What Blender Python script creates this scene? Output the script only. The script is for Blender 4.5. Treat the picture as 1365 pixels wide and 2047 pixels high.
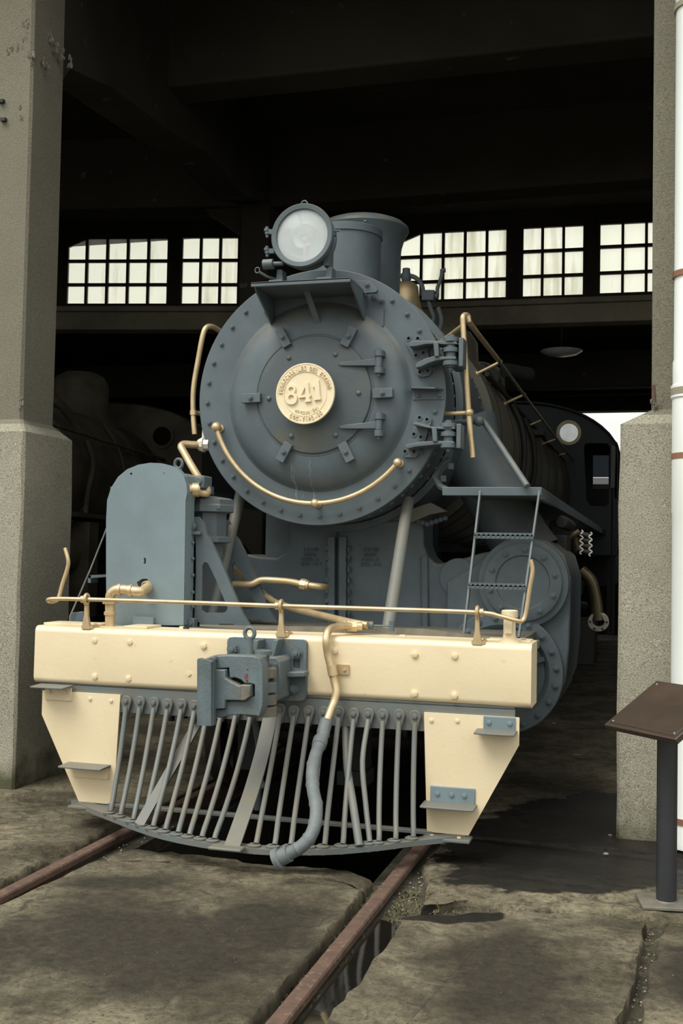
import bpy, math, random
from mathutils import Vector, Matrix
from mathutils.geometry import tessellate_polygon
random.seed(7)
for o in list(bpy.data.objects): bpy.data.objects.remove(o)
SC = bpy.context.scene
COL = SC.collection
PI = math.pi

# ---------------------------------------------------------------- camera
F, YAW, PITCH, ROLL = 2200.0, 0.27499, 0.03962, 0.01872
CAMP = Vector((2.15303, -6.09215, 1.66634))
IW, IH = 1365.0, 2047.0
fw = Vector((-math.sin(YAW)*math.cos(PITCH), math.cos(YAW)*math.cos(PITCH), math.sin(PITCH)))
r0 = Vector((math.cos(YAW), math.sin(YAW), 0)); u0 = r0.cross(fw)
cr_, sr_ = math.cos(ROLL), math.sin(ROLL)
rt = cr_*r0 + sr_*u0; up = -sr_*r0 + cr_*u0
cam = bpy.data.cameras.new('camera'); co = bpy.data.objects.new('camera', cam); COL.objects.link(co)
M = Matrix((rt, up, -fw)).transposed().to_4x4(); M.translation = CAMP
co.matrix_world = M
cam.sensor_fit = 'VERTICAL'; cam.sensor_height = 36.0; cam.lens = F/IH*36.0
cam.clip_start = 0.05; cam.clip_end = 500
SC.camera = co

# ---------------------------------------------------------------- sky (overcast), exposure
SC.view_settings.view_transform = 'Standard'; SC.view_settings.look = 'None'
SC.view_settings.gamma = 1.0; SC.view_settings.use_curve_mapping = False
SC.view_settings.exposure = 0.12
wd = bpy.data.worlds.new('overcast_sky'); SC.world = wd; wd.use_nodes = True
wn = wd.node_tree.nodes; wl = wd.node_tree.links
bgn = wn['Background']
tc = wn.new('ShaderNodeTexCoord'); sep = wn.new('ShaderNodeSeparateXYZ')
mr = wn.new('ShaderNodeMapRange'); mr.inputs['From Min'].default_value = 0.0; mr.inputs['From Max'].default_value = 1.0
mr.inputs['To Min'].default_value = 0.0; mr.inputs['To Max'].default_value = 1.0
mx = wn.new('ShaderNodeMix'); mx.data_type = 'RGBA'
mx.inputs['A'].default_value = (0.86, 0.86, 0.82, 1); mx.inputs['B'].default_value = (2.5, 2.52, 2.45, 1)
wl.new(tc.outputs['Generated'], sep.inputs[0]); wl.new(sep.outputs['Z'], mr.inputs['Value'])
wl.new(mr.outputs['Result'], mx.inputs['Factor']); wl.new(mx.outputs['Result'], bgn.inputs['Color'])
bgn.inputs['Strength'].default_value = 0.86
# soft veiled sun behind thin cloud, high in front of the shed
sl = bpy.data.lights.new('veiled_sun_offscreen', 'SUN'); sl.energy = 2.5; sl.angle = math.radians(32); sl.color = (1.0, 0.97, 0.9)
so = bpy.data.objects.new('veiled_sun_offscreen', sl); COL.objects.link(so)
so.rotation_euler = Vector((0.42, 0.72, -1.25)).to_track_quat('-Z', 'Y').to_euler()

# ---------------------------------------------------------------- pixel -> place (a direction; distance from the plane it lies on)
def ray(x, y): return fw + rt*((x-IW/2)/F) - up*((y-IH/2)/F)
def P(x, y, Y): d = ray(x, y); return CAMP + d*((Y-CAMP.y)/d.y)
def PX(x, y, X): d = ray(x, y); return CAMP + d*((X-CAMP.x)/d.x)
def PZ(x, y, Z): d = ray(x, y); return CAMP + d*((Z-CAMP.z)/d.z)
def V(*a): return Vector(a)

# ---------------------------------------------------------------- materials
def new_mat(name):
    m = bpy.data.materials.new(name); m.use_nodes = True
    nt = m.node_tree; return m, nt, nt.nodes, nt.links, nt.nodes['Principled BSDF']
def noise(n, l, coord, scale, detail=5, rough=0.6, dist=0.0):
    t = n.new('ShaderNodeTexNoise'); t.inputs['Scale'].default_value = scale; t.inputs['Detail'].default_value = detail
    t.inputs['Roughness'].default_value = rough; t.inputs['Distortion'].default_value = dist
    l.new(coord, t.inputs['Vector']); return t.outputs['Fac']
def ramp(n, l, src, a, b, ca=(0,0,0,1), cb=(1,1,1,1)):
    r = n.new('ShaderNodeValToRGB'); r.color_ramp.elements[0].position = a; r.color_ramp.elements[1].position = b
    r.color_ramp.elements[0].color = ca; r.color_ramp.elements[1].color = cb
    l.new(src, r.inputs['Fac']); return r.outputs['Color']
def mixc(n, l, fac, a, b, mode='MIX'):
    m = n.new('ShaderNodeMix'); m.data_type = 'RGBA'; m.blend_type = mode
    if isinstance(fac, (int, float)): m.inputs['Factor'].default_value = fac
    else: l.new(fac, m.inputs['Factor'])
    for s, k in ((a, 'A'), (b, 'B')):
        if isinstance(s, tuple): m.inputs[k].default_value = (*s[:3], 1)
        else: l.new(s, m.inputs[k])
    return m.outputs['Result']
def mat(name, c1, c2=None, scale=3.0, rough=0.6, metal=0.0, bump=0.0, bscale=60.0, dust=0.0, spec=0.5, lo=0.35, hi=0.65, rvar=0.0, speck=None, dustc=(0.17, 0.15, 0.105)):
    m, nt, n, l, b = new_mat(name)
    t = n.new('ShaderNodeTexCoord'); oc = t.outputs['Object']
    c2 = c2 or tuple(x*0.8 for x in c1)
    f = ramp(n, l, noise(n, l, oc, scale), lo, hi)
    col = mixc(n, l, f, c1, c2)
    if speck:
        sf = ramp(n, l, noise(n, l, oc, speck[0], 2, 0.5), speck[1], speck[2])
        col = mixc(n, l, sf, col, speck[3])
    if dust > 0:
        g = n.new('ShaderNodeNewGeometry'); s = n.new('ShaderNodeSeparateXYZ'); l.new(g.outputs['Normal'], s.inputs[0])
        d1 = ramp(n, l, s.outputs['Z'], 0.12, 0.70)
        d2 = ramp(n, l, noise(n, l, oc, 9.0), 0.3, 0.6)
        dm = n.new('ShaderNodeMath'); dm.operation = 'MULTIPLY'; l.new(d1, dm.inputs[0]); l.new(d2, dm.inputs[1])
        dk = n.new('ShaderNodeMath'); dk.operation = 'MULTIPLY'; l.new(dm.outputs[0], dk.inputs[0]); dk.inputs[1].default_value = dust
        col = mixc(n, l, dk.outputs[0], col, dustc)
    l.new(col, b.inputs['Base Color'])
    b.inputs['Roughness'].default_value = rough; b.inputs['Metallic'].default_value = metal
    b.inputs['Specular IOR Level'].default_value = spec
    if rvar > 0:
        rr = n.new('ShaderNodeMapRange'); rr.inputs['To Min'].default_value = rough-rvar; rr.inputs['To Max'].default_value = rough+rvar
        l.new(noise(n, l, oc, scale*4), rr.inputs['Value']); l.new(rr.outputs[0], b.inputs['Roughness'])
    if bump > 0:
        bp = n.new('ShaderNodeBump'); bp.inputs['Strength'].default_value = bump; bp.inputs['Distance'].default_value = 0.004
        l.new(noise(n, l, oc, bscale, 4), bp.inputs['Height']); l.new(bp.outputs[0], b.inputs['Normal'])
    return m
BLUE = mat('blue_grey_paint', (0.090, 0.118, 0.132), (0.071, 0.093, 0.104), 4.0, 0.5, bump=0.12, bscale=90, dust=0.75, rvar=0.08)
SHEET = mat('blue_grey_sheet_paint', (0.165, 0.220, 0.240), (0.137, 0.182, 0.198), 2.5, 0.5, bump=0.25, bscale=220, rvar=0.06)
CASTB = mat('blue_grey_cast_iron', (0.088, 0.115, 0.128), (0.068, 0.089, 0.099), 5.0, 0.6, bump=0.45, bscale=110, dust=0.6)
PILOT = mat('pilot_grey_paint', (0.116, 0.138, 0.140), (0.135, 0.132, 0.110), 5.0, 0.55, bump=0.3, bscale=120, dust=0.5)
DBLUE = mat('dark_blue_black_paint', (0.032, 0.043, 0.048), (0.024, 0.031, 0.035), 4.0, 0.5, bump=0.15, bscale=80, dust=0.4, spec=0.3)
DARK = mat('sooty_black_iron', (0.016, 0.017, 0.016), (0.010, 0.010, 0.009), 5.0, 0.65, bump=0.3, bscale=60, dust=0.3, dustc=(0.06,0.052,0.036))
BOIL = mat('dusty_boiler_cladding', (0.095, 0.094, 0.076), (0.130, 0.118, 0.083), 2.5, 0.5, bump=0.1, bscale=30, dust=0.7, dustc=(0.16,0.14,0.09))
CREAM = mat('cream_gold_paint', (0.74, 0.625, 0.420), (0.70, 0.580, 0.375), 2.0, 0.48, metal=0.12, bump=0.22, bscale=35, speck=(14.0, 0.68, 0.76, (0.68, 0.53, 0.31)))
PLATEM = mat('cream_plate_paint', (0.76, 0.655, 0.455), (0.74, 0.63, 0.425), 6.0, 0.5, metal=0.05, bump=0.15, bscale=150)
GOLD = mat('gold_bronze_paint', (0.62, 0.485, 0.29), (0.50, 0.375, 0.21), 9.0, 0.40, metal=0.55, bump=0.1, bscale=120)
GOLDD = mat('dull_gold_paint', (0.13, 0.105, 0.055), (0.085, 0.07, 0.04), 9.0, 0.42, metal=0.6, bump=0.1, bscale=120)
RUST = mat('rusty_rail_steel', (0.112, 0.064, 0.043), (0.070, 0.043, 0.031), 14.0, 0.8, bump=0.6, bscale=120, speck=(30, 0.6, 0.7, (0.16, 0.11, 0.075)))
RUSTW = mat('rusty_wheel_steel', (0.035, 0.020, 0.014), (0.018, 0.014, 0.012), 8.0, 0.7, bump=0.4, bscale=60)
RUBBER = mat('grey_painted_hose', (0.130, 0.150, 0.152), (0.105, 0.120, 0.120), 12.0, 0.6, bump=0.5, bscale=90)
COUP = mat('coupler_blue_grey', (0.115, 0.155, 0.168), (0.085, 0.110, 0.116), 6.0, 0.55, bump=0.5, bscale=70, dust=0.6, speck=(16, 0.62, 0.75, (0.13, 0.115, 0.085)))
WORN = mat('worn_bare_cast_steel', (0.165, 0.150, 0.115), (0.11, 0.105, 0.085), 10.0, 0.55, bump=0.6, bscale=70)
DECKM = mat('dusty_deck_plate', (0.155, 0.145, 0.110), (0.10, 0.10, 0.085), 4.0, 0.7, bump=0.4, bscale=60)
WHITE = mat('white_pipe_enamel', (0.80, 0.84, 0.80), (0.76, 0.80, 0.76), 1.5, 0.35, bump=0.03)
BAND = mat('rust_brown_strap', (0.26, 0.12, 0.065), (0.20, 0.095, 0.055), 10, 0.7)
SIGNM = mat('brown_bronze_sign', (0.060, 0.042, 0.030), (0.042, 0.031, 0.023), 5.0, 0.33, bump=0.1, bscale=90)
POSTM = mat('dark_painted_post', (0.030, 0.032, 0.036), (0.024, 0.025, 0.028), 4.0, 0.38, bump=0.1, bscale=60)
BRASS = mat('brass_window_ring', (0.38, 0.33, 0.20), (0.30, 0.26, 0.155), 8, 0.45, metal=0.5)
SILVER = mat('galvanised_fitting', (0.70, 0.66, 0.56), (0.55, 0.52, 0.44), 20, 0.45, metal=0.3, bump=0.4)
STEEL = mat('bright_steel_rod', (0.30, 0.30, 0.27), (0.22, 0.22, 0.20), 9, 0.35, metal=0.7)
RED = mat('red_chalk_paint', (0.36, 0.045, 0.04), None, 9, 0.7)
SASH = mat('sooty_sash_iron', (0.030, 0.027, 0.020), (0.045, 0.035, 0.024), 6, 0.8)
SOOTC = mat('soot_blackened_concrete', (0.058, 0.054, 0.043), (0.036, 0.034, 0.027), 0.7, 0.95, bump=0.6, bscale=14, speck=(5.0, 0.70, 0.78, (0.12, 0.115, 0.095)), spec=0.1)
LEDGE = mat('dirty_grey_concrete_ledge', (0.40, 0.37, 0.28), (0.22, 0.205, 0.155), 0.9, 0.95, bump=0.5, bscale=10, spec=0.15)
STONE = mat('pale_pebble', (0.30, 0.26, 0.21), (0.20, 0.175, 0.145), 30, 0.8)
BROKEN = mat('broken_concrete', (0.17, 0.155, 0.12), (0.10, 0.092, 0.07), 9, 0.95, bump=1.0, bscale=30)
MOSS = mat('moss_and_dry_grass', (0.058, 0.062, 0.022), (0.10, 0.088, 0.04), 12, 0.95, bump=0.8, bscale=50)

def pillar_mat():
    m, nt, n, l, b = new_mat('pebble_dash_concrete')
    t = n.new('ShaderNodeTexCoord'); oc = t.outputs['Object']
    col = mixc(n, l, ramp(n, l, noise(n, l, oc, 1.3), 0.3, 0.7), (0.37, 0.350, 0.270), (0.275, 0.260, 0.195))
    sp = ramp(n, l, noise(n, l, oc, 120, 3, 0.7), 0.50, 0.64)
    col = mixc(n, l, sp, col, (0.135, 0.127, 0.100))
    sp2 = ramp(n, l, noise(n, l, oc, 95, 2, 0.6), 0.62, 0.70)
    col = mixc(n, l, sp2, col, (0.50, 0.48, 0.41))
    s = n.new('ShaderNodeSeparateXYZ'); l.new(oc, s.inputs[0])
    # moss at the foot of the pillars, ragged
    ad = n.new('ShaderNodeMath'); ad.operation = 'MULTIPLY_ADD'; l.new(noise(n, l, oc, 5), ad.inputs[0]); ad.inputs[1].default_value = -0.75; l.new(s.outputs['Z'], ad.inputs[2])
    mm = ramp(n, l, ad.outputs[0], 0.0, 0.16, (1,1,1,1), (0,0,0,1))
    mr_ = n.new('ShaderNodeMapRange'); mr_.inputs['From Min'].default_value = -0.42; mr_.inputs['From Max'].default_value = -0.1; mr_.inputs['To Min'].default_value = 0.85; mr_.inputs['To Max'].default_value = 0.0
    l.new(ad.outputs[0], mr_.inputs['Value'])
    col = mixc(n, l, mr_.outputs[0], col, (0.040, 0.042, 0.014))
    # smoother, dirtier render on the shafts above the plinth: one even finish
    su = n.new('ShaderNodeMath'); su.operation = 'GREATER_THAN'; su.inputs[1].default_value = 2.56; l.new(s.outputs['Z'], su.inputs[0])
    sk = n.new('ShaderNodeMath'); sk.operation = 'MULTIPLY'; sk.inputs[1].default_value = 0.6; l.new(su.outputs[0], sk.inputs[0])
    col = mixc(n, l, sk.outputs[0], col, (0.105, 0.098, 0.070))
    l.new(col, b.inputs['Base Color']); b.inputs['Roughness'].default_value = 0.92; b.inputs['Specular IOR Level'].default_value = 0.2
    bp = n.new('ShaderNodeBump'); bp.inputs['Strength'].default_value = 0.9; bp.inputs['Distance'].default_value = 0.006
    l.new(noise(n, l, oc, 110, 3, 0.7), bp.inputs['Height']); l.new(bp.outputs[0], b.inputs['Normal'])
    return m
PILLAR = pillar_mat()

def ground_mat(name, wet, dark=1.0, stains=()):
    m, nt, n, l, b = new_mat(name)
    t = n.new('ShaderNodeTexCoord'); oc = t.outputs['Object']
    def blob(specs, k):
        cur = None
        for (cx, cy, ax, ay, rot) in specs:
            mp = n.new('ShaderNodeMapping'); mp.vector_type = 'TEXTURE'
            mp.inputs['Location'].default_value = (cx, cy, 0); mp.inputs['Rotation'].default_value = (0, 0, rot); mp.inputs['Scale'].default_value = (ax, ay, 1000)
            l.new(oc, mp.inputs['Vector'])
            ln = n.new('ShaderNodeVectorMath'); ln.operation = 'LENGTH'; l.new(mp.outputs[0], ln.inputs[0])
            if cur is None: cur = ln.outputs['Value']
            else:
                mn = n.new('ShaderNodeMath'); mn.operation = 'MINIMUM'; l.new(cur, mn.inputs[0]); l.new(ln.outputs['Value'], mn.inputs[1]); cur = mn.outputs[0]
        ad = n.new('ShaderNodeMath'); ad.operation = 'MULTIPLY_ADD'; l.new(noise(n, l, oc, 3.0, 7, 0.65), ad.inputs[0]); ad.inputs[1].default_value = k; l.new(cur, ad.inputs[2])
        return ad.outputs[0]
    def D(c): return tuple(x*dark for x in c)
    n1 = noise(n, l, oc, 1.6, 7, 0.6, 0.5)
    col = mixc(n, l, ramp(n, l, n1, 0.38, 0.62), D((0.108, 0.092, 0.060)), D((0.300, 0.264, 0.178)))
    col = mixc(n, l, ramp(n, l, noise(n, l, oc, 5.5, 7, 0.72, 1.0), 0.50, 0.66), col, D((0.085, 0.070, 0.048)))
    if stains:
        sf = n.new('ShaderNodeMapRange'); sf.inputs['From Min'].default_value = 1.15; sf.inputs['From Max'].default_value = 1.75; sf.inputs['To Min'].default_value = 0.93; sf.inputs['To Max'].default_value = 0
        l.new(blob(stains, 1.3), sf.inputs['Value'])
        col = mixc(n, l, sf.outputs[0], col, D((0.046, 0.039, 0.026)))
    col = mixc(n, l, ramp(n, l, noise(n, l, oc, 2.4, 6, 0.7), 0.64, 0.80), col, D((0.105, 0.092, 0.045)))
    gr = ramp(n, l, noise(n, l, oc, 22, 8, 0.8, 0.3), 0.36, 0.66, (.52,.51,.48,1), (1.25,1.25,1.22,1))
    col = mixc(n, l, 1.0, col, gr, 'MULTIPLY')
    col = mixc(n, l, ramp(n, l, noise(n, l, oc, 48, 3, 0.7), 0.58, 0.70), col, D((0.040, 0.035, 0.027)))
    col = mixc(n, l, ramp(n, l, noise(n, l, oc, 80, 2, 0.5), 0.73, 0.77), col, D((0.40, 0.37, 0.30)))
    b.inputs['Specular IOR Level'].default_value = 0.3
    b.inputs['Roughness'].default_value = 0.9
    if wet:
        f = blob(wet, 0.9)
        wc = n.new('ShaderNodeMapRange'); wc.inputs['From Min'].default_value = 1.36; wc.inputs['From Max'].default_value = 1.44; wc.inputs['To Min'].default_value = 1; wc.inputs['To Max'].default_value = 0
        l.new(f, wc.inputs['Value'])
        col = mixc(n, l, wc.outputs[0], col, mixc(n, l, 0.92, col, (0.006, 0.0055, 0.005)))
        rr = n.new('ShaderNodeMapRange'); rr.inputs['To Min'].default_value = 0.9; rr.inputs['To Max'].default_value = 0.24
        l.new(wc.outputs[0], rr.inputs['Value']); l.new(rr.outputs[0], b.inputs['Roughness'])
        sp = n.new('ShaderNodeMapRange'); sp.inputs['To Min'].default_value = 0.3; sp.inputs['To Max'].default_value = 0.35
        l.new(wc.outputs[0], sp.inputs['Value']); l.new(sp.outputs[0], b.inputs['Specular IOR Level'])
    l.new(col, b.inputs['Base Color'])
    hs = n.new('ShaderNodeMath'); hs.operation = 'MULTIPLY_ADD'
    l.new(noise(n, l, oc, 70, 6, 0.75), hs.inputs[0]); hs.inputs[1].default_value = 0.55; l.new(noise(n, l, oc, 7, 7, 0.65), hs.inputs[2])
    bp = n.new('ShaderNodeBump'); bp.inputs['Strength'].default_value = 0.9; bp.inputs['Distance'].default_value = 0.022
    l.new(hs.outputs[0], bp.inputs['Height']); l.new(bp.outputs[0], b.inputs['Normal'])
    return m
WET = [(1.78, 0.95, 0.72, 1.50, -0.35), (1.65, 0.0, 0.62, 0.42, 0.1), (1.22, -0.90, 0.30, 0.17, 0.35), (2.3, 0.35, 0.5, 0.5, 0)]
GROUND = ground_mat('stained_concrete_paving', WET, 0.84, [(0.10, -1.75, 0.95, 0.72, 0.2), (0.45, -1.35, 0.4, 0.4, 0), (-0.40, -1.02, 0.35, 0.16, 0.3), (1.62, -1.55, 0.42, 0.72, 0.1), (2.35, -1.35, 0.25, 0.5, 0)])
INFLOOR = GROUND
WATER = mat('dark_puddle_water', (0.010, 0.009, 0.007), None, 3, 0.04, bump=0.05, bscale=12)
DIRT = mat('wet_dirt_and_ballast', (0.030, 0.026, 0.018), (0.058, 0.052, 0.030), 9, 0.75, bump=1.0, bscale=45, speck=(40, 0.62, 0.7, (0.14, 0.125, 0.09)))

def glass_mat(name, c, trans, streak=0.25, clear=0.0):
    m, nt, n, l, b = new_mat(name)
    t = n.new('ShaderNodeTexCoord'); oc = t.outputs['Object']
    mp = n.new('ShaderNodeMapping'); mp.inputs['Scale'].default_value = (3.0, 3.0, 0.25); l.new(oc, mp.inputs['Vector'])
    col = mixc(n, l, ramp(n, l, noise(n, l, mp.outputs[0], 1.0, 5, 0.6), 0.52, 0.72), c, tuple(x*(1-streak*k) for x, k in zip(c, (1.0, 1.05, 1.3))))
    tr = n.new('ShaderNodeBsdfTranslucent'); l.new(col, tr.inputs['Color'])
    b.inputs['Roughness'].default_value = 0.25; b.inputs['Base Color'].default_value = (*c, 1)
    mxs = n.new('ShaderNodeMixShader'); mxs.inputs[0].default_value = trans
    l.new(b.outputs[0], mxs.inputs[1]); l.new(tr.outputs[0], mxs.inputs[2])
    cl = n.new('ShaderNodeBsdfTransparent'); l.new(col, cl.inputs['Color'])
    m2 = n.new('ShaderNodeMixShader'); m2.inputs[0].default_value = clear
    l.new(mxs.outputs[0], m2.inputs[1]); l.new(cl.outputs[0], m2.inputs[2])
    l.new(m2.outputs[0], n['Material Output'].inputs['Surface'])
    return m
PANE = glass_mat('weathered_translucent_pane', (1.0, 1.0, 0.92), 0.97, 0.3, 0.75)
CABPANE = glass_mat('dusty_cab_glass', (0.62, 0.64, 0.62), 0.7, 0.5, 0.25)
def lens_mat():
    m, nt, n, l, b = new_mat('headlamp_glass')
    b.inputs['Base Color'].default_value = (0.70, 0.75, 0.75, 1); b.inputs['Roughness'].default_value = 0.08
    b.inputs['Coat Weight'].default_value = 0.6; b.inputs['Coat Roughness'].default_value = 0.03
    tr = n.new('ShaderNodeBsdfTransparent'); mxs = n.new('ShaderNodeMixShader'); mxs.inputs[0].default_value = 0.60
    l.new(b.outputs[0], mxs.inputs[1]); l.new(tr.outputs[0], mxs.inputs[2]); l.new(mxs.outputs[0], n['Material Output'].inputs['Surface'])
    return m
LENS = lens_mat()
MIRROR = mat('silvered_reflector', (0.85, 0.88, 0.88), None, 4, 0.12, metal=1.0)

# ---------------------------------------------------------------- mesh builder
def basis(ax):
    ax = Vector(ax).normalized()
    t = Vector((0, 0, 1)) if abs(ax.z) < 0.9 else Vector((1, 0, 0))
    a = ax.cross(t).normalized(); return a, ax.cross(a).normalized(), ax
def cr(pts, n=6, closed=False):
    pts = [Vector(p) for p in pts]; out = []; N = len(pts)
    rng = N if closed else N-1
    for i in range(rng):
        p1, p2 = pts[i], pts[(i+1) % N]
        p0 = pts[i-1] if (i > 0 or closed) else p1*2-p2
        p3 = pts[(i+2) % N] if (i+2 < N or closed) else p2*2-p1
        for k in range(n):
            t = k/n
            out.append(0.5*((2*p1)+(p2-p0)*t+(2*p0-5*p1+4*p2-p3)*t*t+(3*p1-p0-3*p2+p3)*t**3))
    if not closed: out.append(pts[-1])
    return out
class MB:
    def __init__(s): s.v = []; s.f = []
    def add(s, vs, fs):
        k = len(s.v); s.v += [tuple(x) for x in vs]; s.f += [tuple(i+k for i in f) for f in fs]; return s
    def obox(s, c, ax, ay, az):
        c, ax, ay, az = map(Vector, (c, ax, ay, az))
        vs = [c+ax*i+ay*j+az*k for i in (-1, 1) for j in (-1, 1) for k in (-1, 1)]
        fs = [(0,1,3,2), (4,6,7,5), (0,4,5,1), (2,3,7,6), (0,2,6,4), (1,5,7,3)]
        if ax.cross(ay).dot(az) < 0: fs = [f[::-1] for f in fs]
        return s.add(vs, fs)
    def box(s, x0, x1, y0, y1, z0, z1):
        return s.obox(((x0+x1)/2, (y0+y1)/2, (z0+z1)/2), ((x1-x0)/2, 0, 0), (0, (y1-y0)/2, 0), (0, 0, (z1-z0)/2))
    def bar(s, p0, p1, w, t, side):
        # rectangular bar from p0 to p1; w along `side`, t along the third axis
        p0, p1 = Vector(p0), Vector(p1); d = (p1-p0); dn = d.normalized()
        sd = Vector(side); sd = (sd - dn*sd.dot(dn)).normalized(); th = dn.cross(sd)
        return s.obox((p0+p1)/2, d/2, sd*w/2, th*t/2)
    def cyl(s, p0, p1, r0, r1=None, seg=24, caps=True):
        p0, p1 = Vector(p0), Vector(p1); r1 = r0 if r1 is None else r1
        a, b, x = basis(p1-p0); vs = []
        for p, r in ((p0, r0), (p1, r1)):
            for i in range(seg):
                t = 2*PI*i/seg; vs.append(p+a*(math.cos(t)*r)+b*(math.sin(t)*r))
        fs = [(i, (i+1) % seg, seg+(i+1) % seg, seg+i) for i in range(seg)]
        if caps: fs += [tuple(range(seg))[::-1], tuple(range(seg, 2*seg))]
        return s.add(vs, fs)
    def lathe(s, o, ax, prof, seg=48, a0=0.0, a1=2*PI):
        # prof: (radius, distance along axis)
        o = Vector(o); a, b, x = basis(ax); full = abs(a1-a0-2*PI) < 1e-6
        m = seg if full else seg+1; vs = []
        for r, h in prof:
            for i in range(m):
                t = a0+(a1-a0)*i/seg; vs.append(o+x*h+a*(math.cos(t)*r)+b*(math.sin(t)*r))
        fs = []
        for j in range(len(prof)-1):
            for i in range(seg):
                k = (i+1) % m
                fs.append((j*m+i, j*m+k, (j+1)*m+k, (j+1)*m+i))
        return s.add(vs, fs)
    def tube(s, pts, r, seg=12, closed=False, caps=True):
        pts = [Vector(p) for p in pts]; N = len(pts)
        rs = r if isinstance(r, (list, tuple)) else [r]*N
        tg = []
        for i in range(N):
            if closed: d = pts[(i+1) % N]-pts[i-1]
            else: d = pts[min(i+1, N-1)]-pts[max(i-1, 0)]
            tg.append(d.normalized())
        a, b, _ = basis(tg[0]); vs = []
        for i in range(N):
            a = (a-tg[i]*a.dot(tg[i])).normalized(); b = tg[i].cross(a)
            for k in range(seg):
                t = 2*PI*k/seg; vs.append(pts[i]+a*(math.cos(t)*rs[i])+b*(math.sin(t)*rs[i]))
        fs = []
        for i in range(N if closed else N-1):
            j = (i+1) % N
            for k in range(seg):
                fs.append((i*seg+k, i*seg+(k+1) % seg, j*seg+(k+1) % seg, j*seg+k))
        if caps and not closed: fs += [tuple(range(seg))[::-1], tuple(range((N-1)*seg, N*seg))]
        return s.add(vs, fs)
    def prism(s, poly, off, holes=()):
        # flat polygon (3-D points) with optional holes, extruded by the vector off
        off = Vector(off); loops = [[Vector(p) for p in poly]]+[[Vector(p) for p in h] for h in holes]
        flat = [p for lp in loops for p in lp]; n = len(flat)
        nv = Vector((0, 0, 0)); lp = loops[0]
        for i in range(len(lp)): nv += lp[i].cross(lp[(i+1) % len(lp)])
        flip = nv.dot(off) > 0
        if holes:
            tri = tessellate_polygon(loops); fs = []
            for t in tri:
                q = (flat[t[1]]-flat[t[0]]).cross(flat[t[2]]-flat[t[0]])
                t = tuple(t) if q.dot(off) < 0 else tuple(t)[::-1]
                fs += [t, tuple(i+n for i in t[::-1])]
        else:
            t = tuple(range(n)) if not flip else tuple(range(n))[::-1]
            fs = [t, tuple(i+n for i in t[::-1])]
        k = 0
        for q, lp in enumerate(loops):
            m = len(lp); nv = Vector((0, 0, 0))
            for i in range(m): nv += lp[i].cross(lp[(i+1) % m])
            fl = nv.dot(off) > 0
            if q > 0: fl = not fl
            for i in range(m):
                a, b = k+i, k+(i+1) % m
                fs.append((a, b, b+n, a+n) if fl else (b, a, a+n, b+n))
            k += m
        return s.add([*flat, *[p+off for p in flat]], fs)
    def sphere(s, c, r, seg=16, rings=8, sc=(1, 1, 1)):
        c = Vector(c); vs = [c+Vector((0, 0, r*sc[2]))]; fs = []
        for j in range(1, rings):
            t = PI*j/rings
            for i in range(seg):
                f = 2*PI*i/seg; vs.append(c+Vector((r*sc[0]*math.sin(t)*math.cos(f), r*sc[1]*math.sin(t)*math.sin(f), r*sc[2]*math.cos(t))))
        vs.append(c-Vector((0, 0, r*sc[2]))); L = len(vs)-1
        for i in range(seg):
            k = (i+1) % seg
            fs.append((0, 1+i, 1+k)); fs.append((L, L-seg+k, L-seg+i))
            for j in range(rings-2): fs.append((1+j*seg+i, 1+(j+1)*seg+i, 1+(j+1)*seg+k, 1+j*seg+k))
        return s.add(vs, fs)
    def mesh(s, name, m, smooth=38):
        me = bpy.data.meshes.new(name); me.from_pydata(s.v, [], s.f); me.update()
        if m: me.materials.append(m)
        if smooth:
            me.shade_smooth(); me.set_sharp_from_angle(angle=math.radians(smooth))
        return me
    def build(s, name, m, parent=None, smooth=38, bevel=0.0, seg=2, **kw):
        o = bpy.data.objects.new(name, s.mesh(name, m, smooth)); COL.objects.link(o)
        if parent: o.parent = parent
        if bevel > 0:
            bv = o.modifiers.new('bevel', 'BEVEL'); bv.width = bevel; bv.segments = seg; bv.limit_method = 'ANGLE'; bv.angle_limit = math.radians(40)
            bv.harden_normals = False
        for k, v in kw.items(): o[k] = v
        return o
def empty(name, loc=(0, 0, 0), rz=0.0, **kw):
    o = bpy.data.objects.new(name, None); COL.objects.link(o); o.location = loc; o.rotation_euler = (0, 0, rz)
    o.empty_display_size = 0.2
    for k, v in kw.items(): o[k] = v
    return o
def tag(o, label, cat=None, group=None, kind=None):
    o['label'] = label
    if cat: o['category'] = cat
    if group: o['group'] = group
    if kind: o['kind'] = kind
    return o
_bm = {}
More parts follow.
